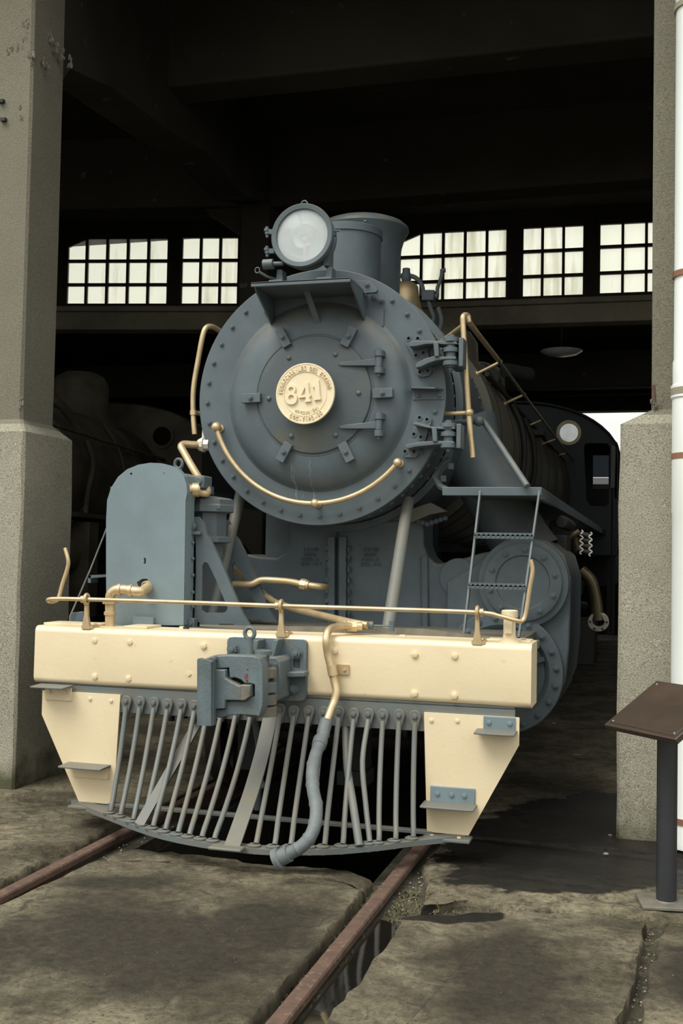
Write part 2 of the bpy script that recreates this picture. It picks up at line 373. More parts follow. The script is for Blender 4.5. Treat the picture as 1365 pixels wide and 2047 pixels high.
def bolt(parent, loc, r=0.02, m=None, kind='hex', axis=(0, -1, 0), name='bolt', rot=None):
    m = m or BLUE
    key = (kind, m.name)
    if key not in _bm:
        b = MB()
        if kind == 'hex':      # washer, hex head, chamfer
            b.cyl((0,0,-0.1), (0,0,0.14), 1.25, seg=20); b.cyl((0,0,0.14), (0,0,0.85), 1.0, seg=6); b.cyl((0,0,0.85), (0,0,0.98), 0.95, 0.75, seg=6)
        elif kind == 'nut':    # nut with a stud end
            b.cyl((0,0,-0.1), (0,0,0.10), 1.35, seg=20); b.cyl((0,0,0.10), (0,0,0.85), 1.05, seg=6); b.cyl((0,0,0.85), (0,0,1.25), 0.55, seg=12); b.cyl((0,0,1.25), (0,0,1.3), 0.5, 0.35, seg=12)
        elif kind == 'plain':  # flat hex without washer
            b.cyl((0,0,-0.1), (0,0,0.55), 1.0, 0.98, seg=6); b.cyl((0,0,0.55), (0,0,0.62), 0.90, 0.72, seg=6)
        elif kind == 'dome':
            b.cyl((0,0,-0.1), (0,0,0.2), 1.3, 1.15, seg=20); b.lathe((0,0,0), (0,0,1), [(1.0,0.2),(0.95,0.6),(0.75,0.9),(0.4,1.1),(0.0,1.16)], 16)
        elif kind == 'square':
            b.obox((0,0,0.35), (0.9,0,0), (0,0.9,0), (0,0,0.45))
        elif kind == 'rivet':
            b.lathe((0,0,0), (0,0,1), [(1.0,-0.1),(0.92,0.3),(0.6,0.6),(0.0,0.72)], 12)
        _bm[key] = b.mesh(name, m, 35)
    o = bpy.data.objects.new(name, _bm[key]); COL.objects.link(o); o.parent = parent
    o.location = loc; o.scale = (r, r, r)
    q = Vector(axis).to_track_quat('Z', 'Y'); o.rotation_mode = 'QUATERNION'
    o.rotation_quaternion = q @ Matrix.Rotation(random.uniform(0, 1) if rot is None else rot, 3, 'Z').to_quaternion()
    return o
def glyph(ch):
    cu = bpy.data.curves.new('glyph', 'FONT'); cu.body = ch; cu.extrude = 0.5; cu.resolution_u = 3; cu.offset = 0.0
    ob = bpy.data.objects.new('glyph', cu); COL.objects.link(ob)
    dg = bpy.context.evaluated_depsgraph_get(); dg.update()
    me = bpy.data.meshes.new_from_object(ob.evaluated_get(dg))
    vs = [v.co.copy() for v in me.vertices]; fs = [tuple(p.vertices) for p in me.polygons]
    bpy.data.objects.remove(ob); bpy.data.curves.remove(cu); bpy.data.meshes.remove(me)
    return vs, fs
_gl = {}
def put_glyph(mb, ch, c, ex, ez, ey, w, h, t):
    # centre c; ex right, ez up, ey towards the reader; w x h box, thickness t
    if ch == ' ': return
    if ch not in _gl: _gl[ch] = glyph(ch)
    vs, fs = _gl[ch]
    x0 = min(v.x for v in vs); x1 = max(v.x for v in vs); y0 = min(v.y for v in vs); y1 = max(v.y for v in vs)
    if ch == '-': y0, y1 = 0.0, 0.7
    sx = w/max(x1-x0, 0.25) if ch not in '1I-' else h/0.7*0.62
    mb.add([c+ex*((v.x-(x0+x1)/2)*sx)+ez*((v.y-(y0+y1)/2)/(y1-y0)*h)+ey*(v.z*t) for v in vs], fs)

# ================================================================ the setting
def jitter_grid_slab(name, poly, ztop, thick, m, parent, cell=0.09, amp=0.006, edge=0.02, seed=0):
    """A worn paving slab: gridded top with slight relief, ragged rounded edges."""
    rnd = random.Random(seed)
    pts = []
    N = len(poly)
    for i in range(N):                                   # ragged outline
        a, b = Vector(poly[i]), Vector(poly[(i+1) % N]); L = (b-a).length; k = max(2, int(L/cell))
        nrm = Vector((-(b-a).y, (b-a).x)).normalized()
        for j in range(k):
            q = a.lerp(b, j/k)
            pts.append(q + nrm*(rnd.uniform(-1, 1)*edge*0.5 if j else 0))
    b = MB(); n = len(pts); c = sum(pts, Vector((0, 0)))/n
    rings = [(1.0, -thick), (1.0, -0.035), (0.0, -0.010), (0.0, 0.0)]
    def inset(p, d):
        v = (c-p); return p+v.normalized()*d
    vs = []
    for k, (d, z) in enumerate([(0.0, -thick), (0.0, -0.03), (0.012, -0.008), (0.04, 0.0)]):
        for i, p in enumerate(pts):
            q = inset(p, d); jz = rnd.uniform(-1, 1)*amp*(1.5 if k == 2 else 0.6 if k == 3 else 0)
            vs.append((q.x, q.y, ztop+z+jz))
    fs = []
    for k in range(3):
        for i in range(n):
            j = (i+1) % n; fs.append((k*n+i, k*n+j, (k+1)*n+j, (k+1)*n+i))
    top = [Vector(vs[3*n+i]) for i in range(n)]
    for t in tessellate_polygon([top]):
        q = (top[t[1]]-top[t[0]]).cross(top[t[2]]-top[t[0]])
        t = tuple(t) if q.z > 0 else tuple(t)[::-1]
        fs.append(tuple(3*n+i for i in t))
    b.add(vs, fs)
    # outline orientation
    area = sum(pts[i].x*pts[(i+1) % n].y-pts[(i+1) % n].x*pts[i].y for i in range(n))
    if area < 0: b.f = [f[::-1] if len(f) == 4 else f for f in b.f]
    return b.build(name, m, parent, smooth=50)

b = MB()                                                  # bedding under the paving, with the inspection pit left open
b.box(-30, 30, -40, -0.50, -0.5, -0.065)
b.box(-30, -0.74, -0.50, 0.55, -0.5, -0.07); b.box(0.74, 30, -0.50, 0.55, -0.5, -0.07)
floor = b.build('floor', DIRT, smooth=0)
tag(floor, 'damp earth bed between worn concrete paving slabs in front of the shed', kind='structure')
b = MB()
b.box(-0.95, -0.72, -0.50, 19.9, -1.3, -0.15); b.box(0.72, 0.95, -0.50, 19.9, -1.3, -0.15)
b.box(-0.72, 0.72, -0.50, 19.9, -1.4, -1.2); b.box(-0.72, 0.72, -0.62, -0.50, -1.3, -0.12)
pit = b.build('pit_lining', SOOTC, floor, smooth=0)
slab_in_r = MB().box(0.95, 16, 0.55, 20, -0.4, 0.0).build('shed_floor_slab', INFLOOR, floor, smooth=0, bevel=0.02)
slab_in_l = MB().box(-16, -0.95, 0.60, 20, -0.4, 0.0).build('shed_floor_slab', INFLOOR, floor, smooth=0, bevel=0.02)
S = jitter_grid_slab
S('paving_slab', [(-0.70,-0.66),(-0.10,-0.56),(0.41,-0.59),(0.68,-0.62),(0.785,-0.72),(0.80,-1.5),(0.79,-7),(-0.78,-7),(-0.76,-1.5)], 0.012, 0.3, GROUND, floor, 0.08, 0.006, 0.012, 1)
S('paving_slab', [(-0.69,-0.44),(-0.44,-0.375),(-0.07,-0.41),(0.36,-0.43),(0.66,-0.40),(0.78,-0.50),(0.79,-0.70),(0.68,-0.60),(0.41,-0.57),(-0.10,-0.54),(-0.68,-0.64)], 0.004, 0.4, GROUND, floor, 0.06, 0.008, 0.03, 2)
S('paving_slab', [(1.05,-1.02),(1.19,-0.93),(1.60,-0.72),(2.02,-0.655),(2.13,-0.69),(2.13,-0.80),(2.11,-1.31),(2.05,-1.93),(2.0,-7),(1.02,-7),(1.04,-2.2),(1.07,-1.5)], 0.0, 0.3, GROUND, floor, 0.08, 0.008, 0.03, 3)
S('paving_slab', [(2.215,-0.74),(2.6,-0.60),(4.6,-0.45),(4.6,-7),(2.06,-7),(2.12,-1.91),(2.15,-1.42)], 0.004, 0.3, GROUND, floor, 0.08, 0.006, 0.03, 4)
S('paving_slab', [(0.955,-0.10),(1.04,-0.43),(1.10,-0.80),(1.28,-0.64),(1.60,-0.69),(2.0,-0.62),(2.6,-0.56),(4.6,-0.40),(4.6,0.56),(0.955,0.56)], -0.012, 0.3, GROUND, floor, 0.07, 0.010, 0.03, 5)
S('paving_slab', [(-4.6,-0.55),(-1.33,-0.60),(-1.10,-0.50),(-0.99,-0.42),(-0.97,0.14),(-1.24,0.25),(-1.70,0.28),(-1.84,0.18),(-4.6,0.2)], 0.0, 0.3, GROUND, floor, 0.07, 0.010, 0.03, 6)
S('paving_slab', [(-4.6,-0.62),(-1.31,-0.655),(-1.08,-0.575),(-0.985,-0.70),(-0.98,-1.2),(-0.98,-7),(-4.6,-7)], 0.0, 0.3, GROUND, floor, 0.07, 0.010, 0.03, 7)
S('paving_slab', [(-4.6,0.23),(-1.86,0.21),(-1.68,0.31),(-1.22,0.28),(-0.97,0.17),(-0.97,0.62),(-4.6,0.62)], -0.045, 0.3, GROUND, floor, 0.07, 0.010, 0.03, 8)

def rail(name, x0, x1, label):
    prof = [(0.0,0.0),(0.003,0.003)]
    w = x1-x0; xm = (x0+x1)/2
    poly = [(x0+.006,0),(x1-.006,0),(x1,-.008),(x1,-.035),(xm+.010,-.05),(xm+.010,-.12),(xm+.065,-.135),(xm+.065,-.15),(xm-.065,-.15),(xm-.065,-.135),(xm-.010,-.12),(xm-.010,-.05),(x0,-.035),(x0,-.008)]
    b = MB(); b.prism([(x, -9, z) for x, z in poly], (0, 28.5, 0))
    o = b.build(name, RUST, smooth=30); tag(o, label, 'rail', 'rails of the locomotive track'); return o
rail('rail', 0.838, 0.910, 'rusty rail on the puddle side of the locomotive track')
rail('rail', -0.910, -0.838, 'rusty rail under the shield side of the locomotive track')
# moss, dry stalks and grit in the joints (nobody could count it)
b = MB(); rnd = random.Random(5)
def tuft(x, y, z, h, n):
    for i in range(n):
        a = rnd.uniform(0, 2*PI); l = rnd.uniform(0.3, 1.0)*h; d = V(math.cos(a), math.sin(a), rnd.uniform(0.3, 1.2)).normalized()*l
        w = V(-math.sin(a), math.cos(a), 0)*h*0.14; p = V(x+rnd.uniform(-1,1)*h*0.7, y+rnd.uniform(-1,1)*h*0.7, z)
        b.add([p-w, p+w, p+d], [(0,1,2)])
for i in range(520):
    y = rnd.uniform(-2.6, -0.45)
    k = rnd.random()
    if k < 0.45: tuft(rnd.uniform(0.925, 1.02), y, -0.066, 0.030, 5)
    elif k < 0.65: tuft(rnd.uniform(0.800, 0.826), y, -0.05, 0.025, 4)
    elif k < 0.85: tuft(rnd.uniform(-0.83, -0.72), y, -0.066, 0.022, 4)
    else: tuft(rnd.uniform(2.14, 2.2)-0.04*(-0.7-y), y, -0.066, 0.02, 4)
for i in range(60): tuft(rnd.uniform(0.95, 1.35), rnd.uniform(-0.95, -0.5), -0.02, 0.03, 4)
for i in range(90): tuft(rnd.uniform(1.5, 2.4), -0.66+rnd.uniform(-0.04, 0.05), -0.02, 0.02, 4)
nmoss = len(b.f)
for i in range(420):
    y = rnd.uniform(-2.6, 0.4); x = rnd.choice([rnd.uniform(0.92, 1.03), rnd.uniform(-0.83, -0.71), rnd.uniform(2.13,2.2)-0.04*(-0.7-y), rnd.uniform(-1.0,-0.92)])
    r = rnd.uniform(0.003, 0.008); c = V(x, y, -0.062)
    b.add([c+V(r,0,0), c+V(0,r,0), c+V(-r,0,0), c+V(0,-r,0), c+V(0,0,r*1.1), c-V(0,0,r)], [(0,1,4),(1,2,4),(2,3,4),(3,0,4),(1,0,5),(2,1,5),(3,2,5),(0,3,5)])
m = b.build('moss_and_grit', MOSS, smooth=0); tag(m, 'moss, dry grass stalks and grit in the paving joints beside the rails', 'moss', kind='stuff')
m.data.materials.append(STONE)
for pidx in range(nmoss, len(m.data.polygons)): m.data.polygons[pidx].material_index = 1

pw = [(0.925,-0.95),(1.02,-1.0),(1.055,-1.25),(1.045,-1.6),(1.03,-2.0),(1.015,-2.6),(1.0,-3.2),(0.925,-3.2)]
o = MB().prism([V(x, y, -0.048) for x, y in pw], (0,0,-0.03)).build('puddle', WATER, smooth=0); tag(o, 'dark rain water standing in the groove beside the right rail', 'puddle')

def pebble(px, py, r, label, z=-0.012, sc=(1.2, 0.9, 0.6)):
    p = PZ(px, py, z); b = MB(); b.sphere((0,0,0), 1.0, 10, 6); rr = random.Random(px)
    b.v = [tuple(c*(1+rr.uniform(-.12,.12))*r*s for c, s in zip(v, sc)) for v in b.v]
    o = b.build('pebble', STONE, smooth=60); o.location = (p.x, p.y, z+r*sc[2]*0.75); tag(o, label, 'pebble', 'pebbles by the right pillar')
pebble(1219, 1673, 0.014, 'pinkish pebble against the foot of the right pillar')
pebble(1211, 1709, 0.013, 'round pale pebble on the wet paving between pillar and sign post')
pebble(1153, 1510, 0.026, 'flat grey stone lying on the dark shed floor beside the cylinder', 0.0, (1.5, 0.6, 0.25))
pebble(1106, 1447, 0.016, 'small stone on the shed floor below the cylinder cover', 0.0)

# ---------------------------------------------------------------- front pillars
def pillar(name, x0, x1, y0, y1, xi0, xi1, yi0, yi1, label):
    b = MB()
    zs = [(0, x0, x1, y0, y1), (2.50, x0, x1, y0, y1), (2.595, xi0, xi1, yi0, yi1), (6.9, xi0, xi1, yi0, yi1)]
    # plinth with slightly uneven arrises, chamfered shoulder, shaft
    vs = []; fs = []
    lev = [0, .25, .5, .8, 1.1, 1.4, 1.7, 2.0, 2.3, 2.50]
    rr = random.Random(x0)
    def ring(z, a, b_, c, d, j=0.006):
        k = len(vs); ch = 0.018
        for (x, y) in ((a+ch,c),(b_-ch,c),(b_,c+ch),(b_,d-ch),(b_-ch,d),(a+ch,d),(a,d-ch),(a,c+ch)):
            vs.append((x+rr.uniform(-j,j), y+rr.uniform(-j,j), z))
        return k
    ks = [ring(z-(0.35 if z == 0 else 0), x0, x1, y0, y1) for z in lev]
    ks += [ring(z, xi0, xi1, yi0, yi1, 0.003) for z in (2.595, 2.8, 3.3, 4.0, 4.8, 5.6, 6.4, 7.4)]
    for a, c in zip(ks, ks[1:]):
        for i in range(8): fs.append((a+i, a+(i+1) % 8, c+(i+1) % 8, c+i))
    fs.append(tuple(range(ks[-1], ks[-1]+8)))
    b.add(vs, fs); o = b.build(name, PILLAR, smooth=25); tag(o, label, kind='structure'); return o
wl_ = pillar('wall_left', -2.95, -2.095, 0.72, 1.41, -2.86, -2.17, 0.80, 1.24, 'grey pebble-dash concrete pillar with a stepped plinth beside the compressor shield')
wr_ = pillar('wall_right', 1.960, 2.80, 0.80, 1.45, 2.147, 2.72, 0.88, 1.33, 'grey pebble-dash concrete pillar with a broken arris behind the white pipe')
# spalled concrete on the pillars
def spall(parent, pts, r, seed):
    b = MB(); rr = random.Random(seed)
    for p in pts:
        for i in range(9):
            c = Vector(p)+V(rr.uniform(-1,1), rr.uniform(-.15,.15), rr.uniform(-1.6,1.6))*r*0.9
            s = MB(); s.sphere((0,0,0), 1, 7, 5); q = r*rr.uniform(.22,.55)
            s.v = [tuple(Vector((v[0]*.8,v[1]*.45,v[2]*1.5))*(q*rr.uniform(.5,1.3))+c) for v in s.v]; b.add(s.v, s.f)
    return b.build('spalled_concrete', BROKEN, parent, smooth=0)
spall(wr_, [P(1316,785,.885), P(1322,808,.88), P(1306,812,.86), P(1329,800,.885)], 0.022, 2)
MB().cyl(P(1306,770,.885), P(1308,814,.875), 0.012, seg=8).build('reinforcing_bar', RUST, wr_)
spall(wl_, [P(36,815,.80)+V(0.02,0,0), P(38,800,.80)+V(0.015,0,0)], 0.022, 3)
spall(wl_, [P(52,50,.80), P(56,75,.80), P(58,100,.80), P(64,118,.80), P(40,92,.80), P(20,96,.80), P(100,70,1.0), P(112,92,1.05), P(124,112,1.12), P(138,122,1.18), P(82,125,.9), P(92,140,.95)], 0.030, 4)
spall(wl_, [P(40,215,.797), P(43,235,.797)], 0.012, 5)
for (x, y) in ((4, 203), (8, 240)):
    MB().box(*[c for a in zip(P(x,y,.79)-V(.02,.02,.012), P(x,y,.79)+V(.02,.02,.012)) for c in a]).build('iron_hinge_stub', DARK, wl_)

# unseen panels added over the far bays to keep daylight out, lintel and eave above the opening
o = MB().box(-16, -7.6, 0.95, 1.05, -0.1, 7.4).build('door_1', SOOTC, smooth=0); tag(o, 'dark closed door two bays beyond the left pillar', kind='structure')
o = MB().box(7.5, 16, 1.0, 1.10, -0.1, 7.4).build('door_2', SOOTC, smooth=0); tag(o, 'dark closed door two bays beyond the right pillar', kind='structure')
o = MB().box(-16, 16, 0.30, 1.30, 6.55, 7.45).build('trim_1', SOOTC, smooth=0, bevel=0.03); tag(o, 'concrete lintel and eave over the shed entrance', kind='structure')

# ---------------------------------------------------------------- shed roof and beams
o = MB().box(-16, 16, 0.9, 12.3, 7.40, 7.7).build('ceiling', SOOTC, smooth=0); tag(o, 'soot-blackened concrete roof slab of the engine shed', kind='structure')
n = 2
def trim(b, label, m=SOOTC, bevel=0.03):
    global n
    o = b.build('trim_%d' % n, m, smooth=0, bevel=bevel); n += 1; return tag(o, label, kind='structure')
b = MB(); b.box(-3.0, 16, 7.8, 8.25, 6.38, 7.42); trim(b, 'dark concrete cross beam under the roof above the boiler')
b = MB(); b.box(-3.0, 16, 3.8, 4.25, 6.30, 7.42); trim(b, 'dark concrete cross beam under the roof near the entrance')
# radial beam from the left pillar with its haunches down to the inner column
def radial(Y): return -2.48-0.085*(Y-0.8)
b = MB(); hw = 0.22
sec = [(1.2, 5.05), (1.6, 5.50), (2.4, 5.70), (4.2, 5.93), (5.0, 6.10), (6.6, 6.12), (7.9, 6.45), (8.3, 6.45)]
for (ya, za), (yb, zb) in zip(sec, sec[1:]):
    xa, xb = radial(ya), radial(yb)
    vs = [(xa-hw,ya,za),(xa+hw,ya,za),(xb+hw,yb,zb),(xb-hw,yb,zb),(xa-hw,ya,7.42),(xa+hw,ya,7.42),(xb+hw,yb,7.42),(xb-hw,yb,7.42)]
    b.add(vs, [(0,3,2,1),(4,5,6,7),(0,1,5,4),(1,2,6,5),(2,3,7,6),(3,0,4,7)])
trim(b, 'dark haunched roof beam running back from the left pillar', bevel=0.0)
b = MB(); xc = radial(8.0); b.box(xc-0.17, xc+0.25, 7.75, 8.3, -0.02, 6.6); trim(b, 'dark inner concrete column behind the locomotive chimney')
c0, s0 = math.cos(0.15), math.sin(0.15)
b = MB(); b.obox((xc-6.2*c0, 8.0-6.2*s0, 6.9), (6.2*c0, 6.2*s0, 0), (-0.22*s0, 0.22*c0, 0), (0,0,0.50)); trim(b, 'dark concrete cross beam over the neighbouring bay')
b = MB(); b.prism([(xc-0.2, 7.85, 6.42), (xc-0.75, 7.80, 6.42), (xc-0.2, 7.85, 6.05)], (-0.04, 0.42, 0)); trim(b, 'dark concrete haunch at the inner column head', bevel=0)

# ---------------------------------------------------------------- clerestory with its sash windows
JX, JY = -3.3, 11.86
def wallframe(ang, ox, oy):
    d = V(math.cos(ang), math.sin(ang), 0); nrm = V(-math.sin(ang), math.cos(ang), 0); o = V(ox, oy, 0)
    def hit(px, py):
        r = ray(px, py); t = (o-CAMP).dot(nrm)/r.dot(nrm); p = CAMP+r*t; return (p-o).dot(d), p.z
    def pt(u, z, k=0.0): return o+d*u+nrm*k+V(0,0,z)
    return d, nrm, hit, pt
WR = wallframe(0.043, JX, JY); WL = wallframe(0.193, JX, JY)
def wallbox(b, W, u0, u1, z0, z1, k0, k1):
    d, nrm, hit, pt = W
    return b.obox(pt((u0+u1)/2, (z0+z1)/2, (k0+k1)/2), d*((u1-u0)/2), nrm*((k1-k0)/2), V(0,0,(z1-z0)/2))
wi = 1
def window(W, cols_px, midy, rows_px, midx, chamfer, label):
    """Steel sash: every pane is its own piece, glazing bars between."""
    global wi
    d, nrm, hit, pt = W
    us = [hit(x, midy)[0] for x in cols_px]; zs = [hit(midx, y)[1] for y in rows_px]
    t = 0.022
    b = MB()
    for i, u in enumerate(us):
        zt = zs[0]-(0.16 if (chamfer and i == 0) else 0)
        w = t*1.6 if i in (0, len(us)-1) else t
        wallbox(b, W, u-w, u+w, zs[-1]-0.03, zt+0.02, -0.03, 0.05)
    for j, z in enumerate(zs):
        w = t*1.5 if j in (0, len(zs)-1) else t
        if j == 0 and chamfer:
            wallbox(b, W, us[1], us[-1], z-w, z+w, -0.032, 0.052)
            b.bar(pt(us[0]-0.02, z-0.16, 0.01), pt(us[1]+0.02, z+0.01, 0.01), 0.08, w*2, nrm)
        else: wallbox(b, W, us[0], us[-1], z-w, z+w, -0.032, 0.052)
    if chamfer: b.prism([pt(us[0]-.04, zs[0]-.16, -.02), pt(us[1], zs[0], -.02), pt(us[1], zs[0]+.06, -.02), pt(us[0]-.04, zs[0]+.06, -.02)], nrm*.06)
    fr = b.build('window_%d' % wi, SASH, smooth=0); wi += 1
    tag(fr, label, kind='structure')
    for i in range(len(us)-1):
        for j in range(len(zs)-1):
            za, zb = zs[j+1], zs[j]
            if chamfer and i == 0 and j == 0:
                q = [pt(us[0], za), pt(us[1], za), pt(us[1], zb), pt(us[0], zb-0.16)]
            else: q = [pt(us[i], za), pt(us[i+1], za), pt(us[i+1], zb), pt(us[i], zb)]
            MB().prism(q, nrm*0.006).build('pane', PANE, fr, smooth=0)
    return us, zs
z1 = 1/1.95
def L(a): return [v*z1 for v in a]
def R(a): return [665+v*z1 for v in a]
g1 = window(WL, L([258,338,418,498,578,660]), 540, L([925,1018,1110,1192]), 230, True, 'five-column sash window with a clipped upper corner left of the narrow sash')
g2 = window(WL, L([703,782,858,934]), 540, L([920,1015,1110,1192]), 420, False, 'narrow three-column sash window beside the headlamp')
g3 = window(WR, R([256,345,430,515,600,684]), 530, L([890,990,1090,1170]), 972, True, 'five-column sash window with a clipped upper corner behind the brass bell')
g4 = window(WR, R([734,817,899,984]), 520, L([877,977,1075,1161]), 1105, False, 'three-column sash window between the bell window and the one at the right pillar')
g5 = window(WR, R([1034,1130,1222,1315]), 520, L([864,960,1062,1150]), 1240, False, 'three-column sash window cut off by the right pillar')
# wall round the windows
zb = 5.52
for W, gs, side, u0, u1, lab in ((WL, (g1, g2), 'back_left', -10.5, 0.0, 'back'), (WR, (g3, g4, g5), 'back', 0.0, 13.0, 'back')):
    b = MB()
    zlo = min(g[1][-1] for g in gs)-0.06; zhi = max(g[1][0] for g in gs)+0.03
    wallbox(b, W, u0, u1, zhi, 7.5, -0.05, 0.2)                       # above
    edges = [u0]
    for g in gs: edges += [g[0][0]-0.03, g[0][-1]+0.03]
    edges.append(u1)
    for a, c in zip(edges[0::2], edges[1::2]): wallbox(b, W, a, c, zlo, zhi, -0.06, 0.2)
    o = b.build('wall_'+side, SOOTC, smooth=0, bevel=0.01)
    tag(o, 'soot-dark wall round the sash windows '+('behind the left pillar' if side == 'back_left' else 'behind the bell'), kind='structure')
    b = MB(); wallbox(b, W, u0, u1, zb-0.02, zlo-0.07, -0.16, 0.2); o = trim(b, 'dirty grey concrete ledge beam under the '+('left' if side == 'back_left' else 'right')+' sash windows', LEDGE, 0.02)
    b = MB(); wallbox(b, W, u0, u1, zlo-0.09, zlo, -0.26, 0.2); trim(b, 'dusty window sill on the '+('left' if side == 'back_left' else 'right')+' ledge beam', LEDGE, 0.015)
# low rear aisle behind the clerestory: roof, lintel, rear wall with the open gateway
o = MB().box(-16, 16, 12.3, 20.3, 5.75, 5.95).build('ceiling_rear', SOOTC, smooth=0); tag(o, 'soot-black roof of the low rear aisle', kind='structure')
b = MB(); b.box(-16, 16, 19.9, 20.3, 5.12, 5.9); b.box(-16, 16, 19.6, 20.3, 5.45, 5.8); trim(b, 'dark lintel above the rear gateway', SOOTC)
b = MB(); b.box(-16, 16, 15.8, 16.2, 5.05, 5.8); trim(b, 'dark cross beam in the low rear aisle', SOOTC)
b = MB(); b.box(-16, 0.1, 20, 20.25, -0.05, 5.5); b.box(3.2, 16, 20, 20.25, -0.05, 5.5); b.box(0.1, 3.2, 20, 20.25, -0.05, 2.4)  # gateway narrowed and walled low to cut daylight on the wet floor
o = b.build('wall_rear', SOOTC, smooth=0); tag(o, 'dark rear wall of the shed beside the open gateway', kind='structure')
o = MB().box(-16.2, -16, 0.9, 20.3, -0.1, 7.6).build('wall_side_left', SOOTC, smooth=0); tag(o, 'dark far side wall of the shed beyond the second engine', kind='structure')  # closure added to block light; the bays go on beyond it
o = MB().box(16, 16.2, 0.9, 20.3, -0.1, 7.6).build('wall_side_right', SOOTC, smooth=0); tag(o, 'dark far side wall of the shed behind the right pillar', kind='structure')  # matching closure added on the right to keep light out
b = MB(); b.box(-40, 40, 20.3, 70, -0.5, -0.05); o = b.build('floor_yard', GROUND, smooth=0); tag(o, 'open yard behind the shed seen through the gateway', kind='structure')
# pale dish-shaped lamp shade under the ledge
lp = empty('pendant_lamp_shade', P(1122, 705, 11.95), label='pale half-disc lamp shade hanging under the right ledge', category='lamp')
lp['category'] = 'lamp'
c = V(0,0,0)
b = MB(); b.lathe((0,0,-0.06), (0,0,1), [(0.0,0.0),(0.14,0.008),(0.26,0.035),(0.34,0.085),(0.335,0.09),(0.05,0.10),(0.0,0.10)], 32); b.build('shade', WHITE, lp)
b = MB(); b.cyl((0,0,-0.02), (0,0,0.45), 0.012, seg=8); b.build('hanger', SASH, lp)

# ---------------------------------------------------------------- white downpipe at the right pillar
pc = V(2.385, 0.66, 0)
dp = empty('downpipe', (2.385, 0.66, 0.0)); tag(dp, 'thick white painted downpipe standing against the right pillar', 'pipe')
b = MB(); r = 0.118
b.lathe((0,0,0), (0,0,1), [(0,0.02),(r,0.02),(r+.002,0.04),(r,0.06),(r,1.95),(r+.004,1.96),(r+.004,2.62),(r+.012,2.63),(r+.012,2.70),(r+.002,2.71),(r+.002,2.84),(r-.004,2.86),(r-.004,5.0),(r,5.02),(r,6.6)], 40)
b.build('pipe_body', WHITE, dp)
MB().lathe((0,0,0), (0,0,1), [(r+.004,2.64),(r+.0135,2.645),(r+.0135,2.685),(r+.004,2.69)], 40).build('sleeve_joint', LEDGE, dp)
for zz, m_ in ((2.285, BAND), (3.36, BAND), (4.97, LEDGE), (0.18, BAND)):
    MB().lathe((0,0,0), (0,0,1), [(r-.01,zz-.017),(r+.007,zz-.017),(r+.007,zz+.017),(r-.01,zz+.017)], 40).build('strap', m_, dp)

# ---------------------------------------------------------------- reading board on a post
sg = empty('information_board', (2.235, -0.40, 0.0)); tag(sg, 'blank brown metal reading board on a dark round post by the right pillar', 'sign')
b = MB(); b.cyl((0,0,0.0), (0,0,0.905), 0.049, seg=28); b.build('post', POSTM, sg)
b = MB(); b.lathe((0,0,0.005), (0,0,1), [(0.048,0.0),(0.056,0.0),(0.053,0.008),(0.048,0.012)], 24); b.build('weld_collar', WORN, sg)
b = MB(); b.obox((0.0,0.0,0.002), (0.13,0.02,0), (-0.02,0.115,0), (0,0,0.008)); b.build('base_plate', WORN, sg, bevel=0.003)
A = V(1.931,-0.412,0.85)-sg.location; B = V(2.265,-0.758,0.85)-sg.location; Cc = V(2.183,-0.17,1.055)-sg.location
e1 = (B-A); e2 = (Cc-A); e2 = e2-e1*(e1.dot(e2)/e1.length_squared); nn = e1.cross(e2).normalized()
b = MB(); b.prism([A, B, B+e2, A+e2], -nn*0.03); b.build('board', SIGNM, sg, bevel=0.004)
u1, u2 = e1.normalized(), e2.normalized()
a2 = A+u1*.022+u2*.022
b = MB(); b.prism([a2, a2+u1*(e1.length-.044), a2+u1*(e1.length-.044)+u2*(e2.length-.044), a2+u2*(e2.length-.044)], nn*0.004); b.build('board_face', SIGNM, sg, bevel=0.002)
for i, j in ((0,0),(1,0),(0,1),(1,1)):
    bolt(sg, A+u1*(.035+i*(e1.length-.07))+u2*(.035+j*(e2.length-.07))+nn*0.004, 0.006, STEEL, 'rivet', nn, 'screw')
b = MB(); b.obox((0,0,0.895), e1.normalized()*.10, e2.normalized()*.05, nn*.012); b.build('board_bracket', POSTM, sg)

# ================================================================ the locomotive
LOCO = empty('steam_locomotive', (0, 0, 0)); tag(LOCO, 'blue-grey steam locomotive number 841 with cream buffer beam standing between the pillars', 'locomotive')
CZ = 2.726; YR = 0.925; RR = 0.861                     # smokebox centre height, front ring plane, ring radius
YM = V(0, -1, 0)
def ringpt(r, deg, y): a = math.radians(deg); return V(r*math.cos(a), y, CZ+r*math.sin(a))

# ---- smokebox and its front
b = MB()
b.lathe((0, 0, CZ), (0, 1, 0), [(RR-.03, YR+.01), (RR, YR+.0), (RR, YR+.028), (RR-.035, YR+.03), (RR-.035, YR+.10), (RR-.015, YR+.11), (RR-.015, YR+.30), (RR-.03, YR+.31), (RR-.03, 2.95), (RR-.2, 2.96)], 96)
smokebox = b.build('smokebox', BLUE, LOCO)
b = MB()
b.lathe((0, 0, CZ), (0, -1, 0), [(RR, -YR-.02), (RR, -YR+.0), (RR-.004, -YR+.003), (.640, -YR+.003), (.625, -YR+.012), (.612, -YR+.03), (.585, -YR+.055), (.54, -YR+.080), (.48, -YR+.096), (.425, -YR+.102), (.405, -YR+.103), (.0, -YR+.103)], 128)
front = b.build('smokebox_front', BLUE, LOCO, smooth=30)
for i in range(36):
    a = 270+1.8+i*10
    p = ringpt(.800, a, YR-.003)
    d = (a % 360)
    if 52 < d < 128 and not (d < 62 or d > 118): continue
    bolt(front, p, 0.0150, BLUE, 'nut', YM, 'ring_bolt')
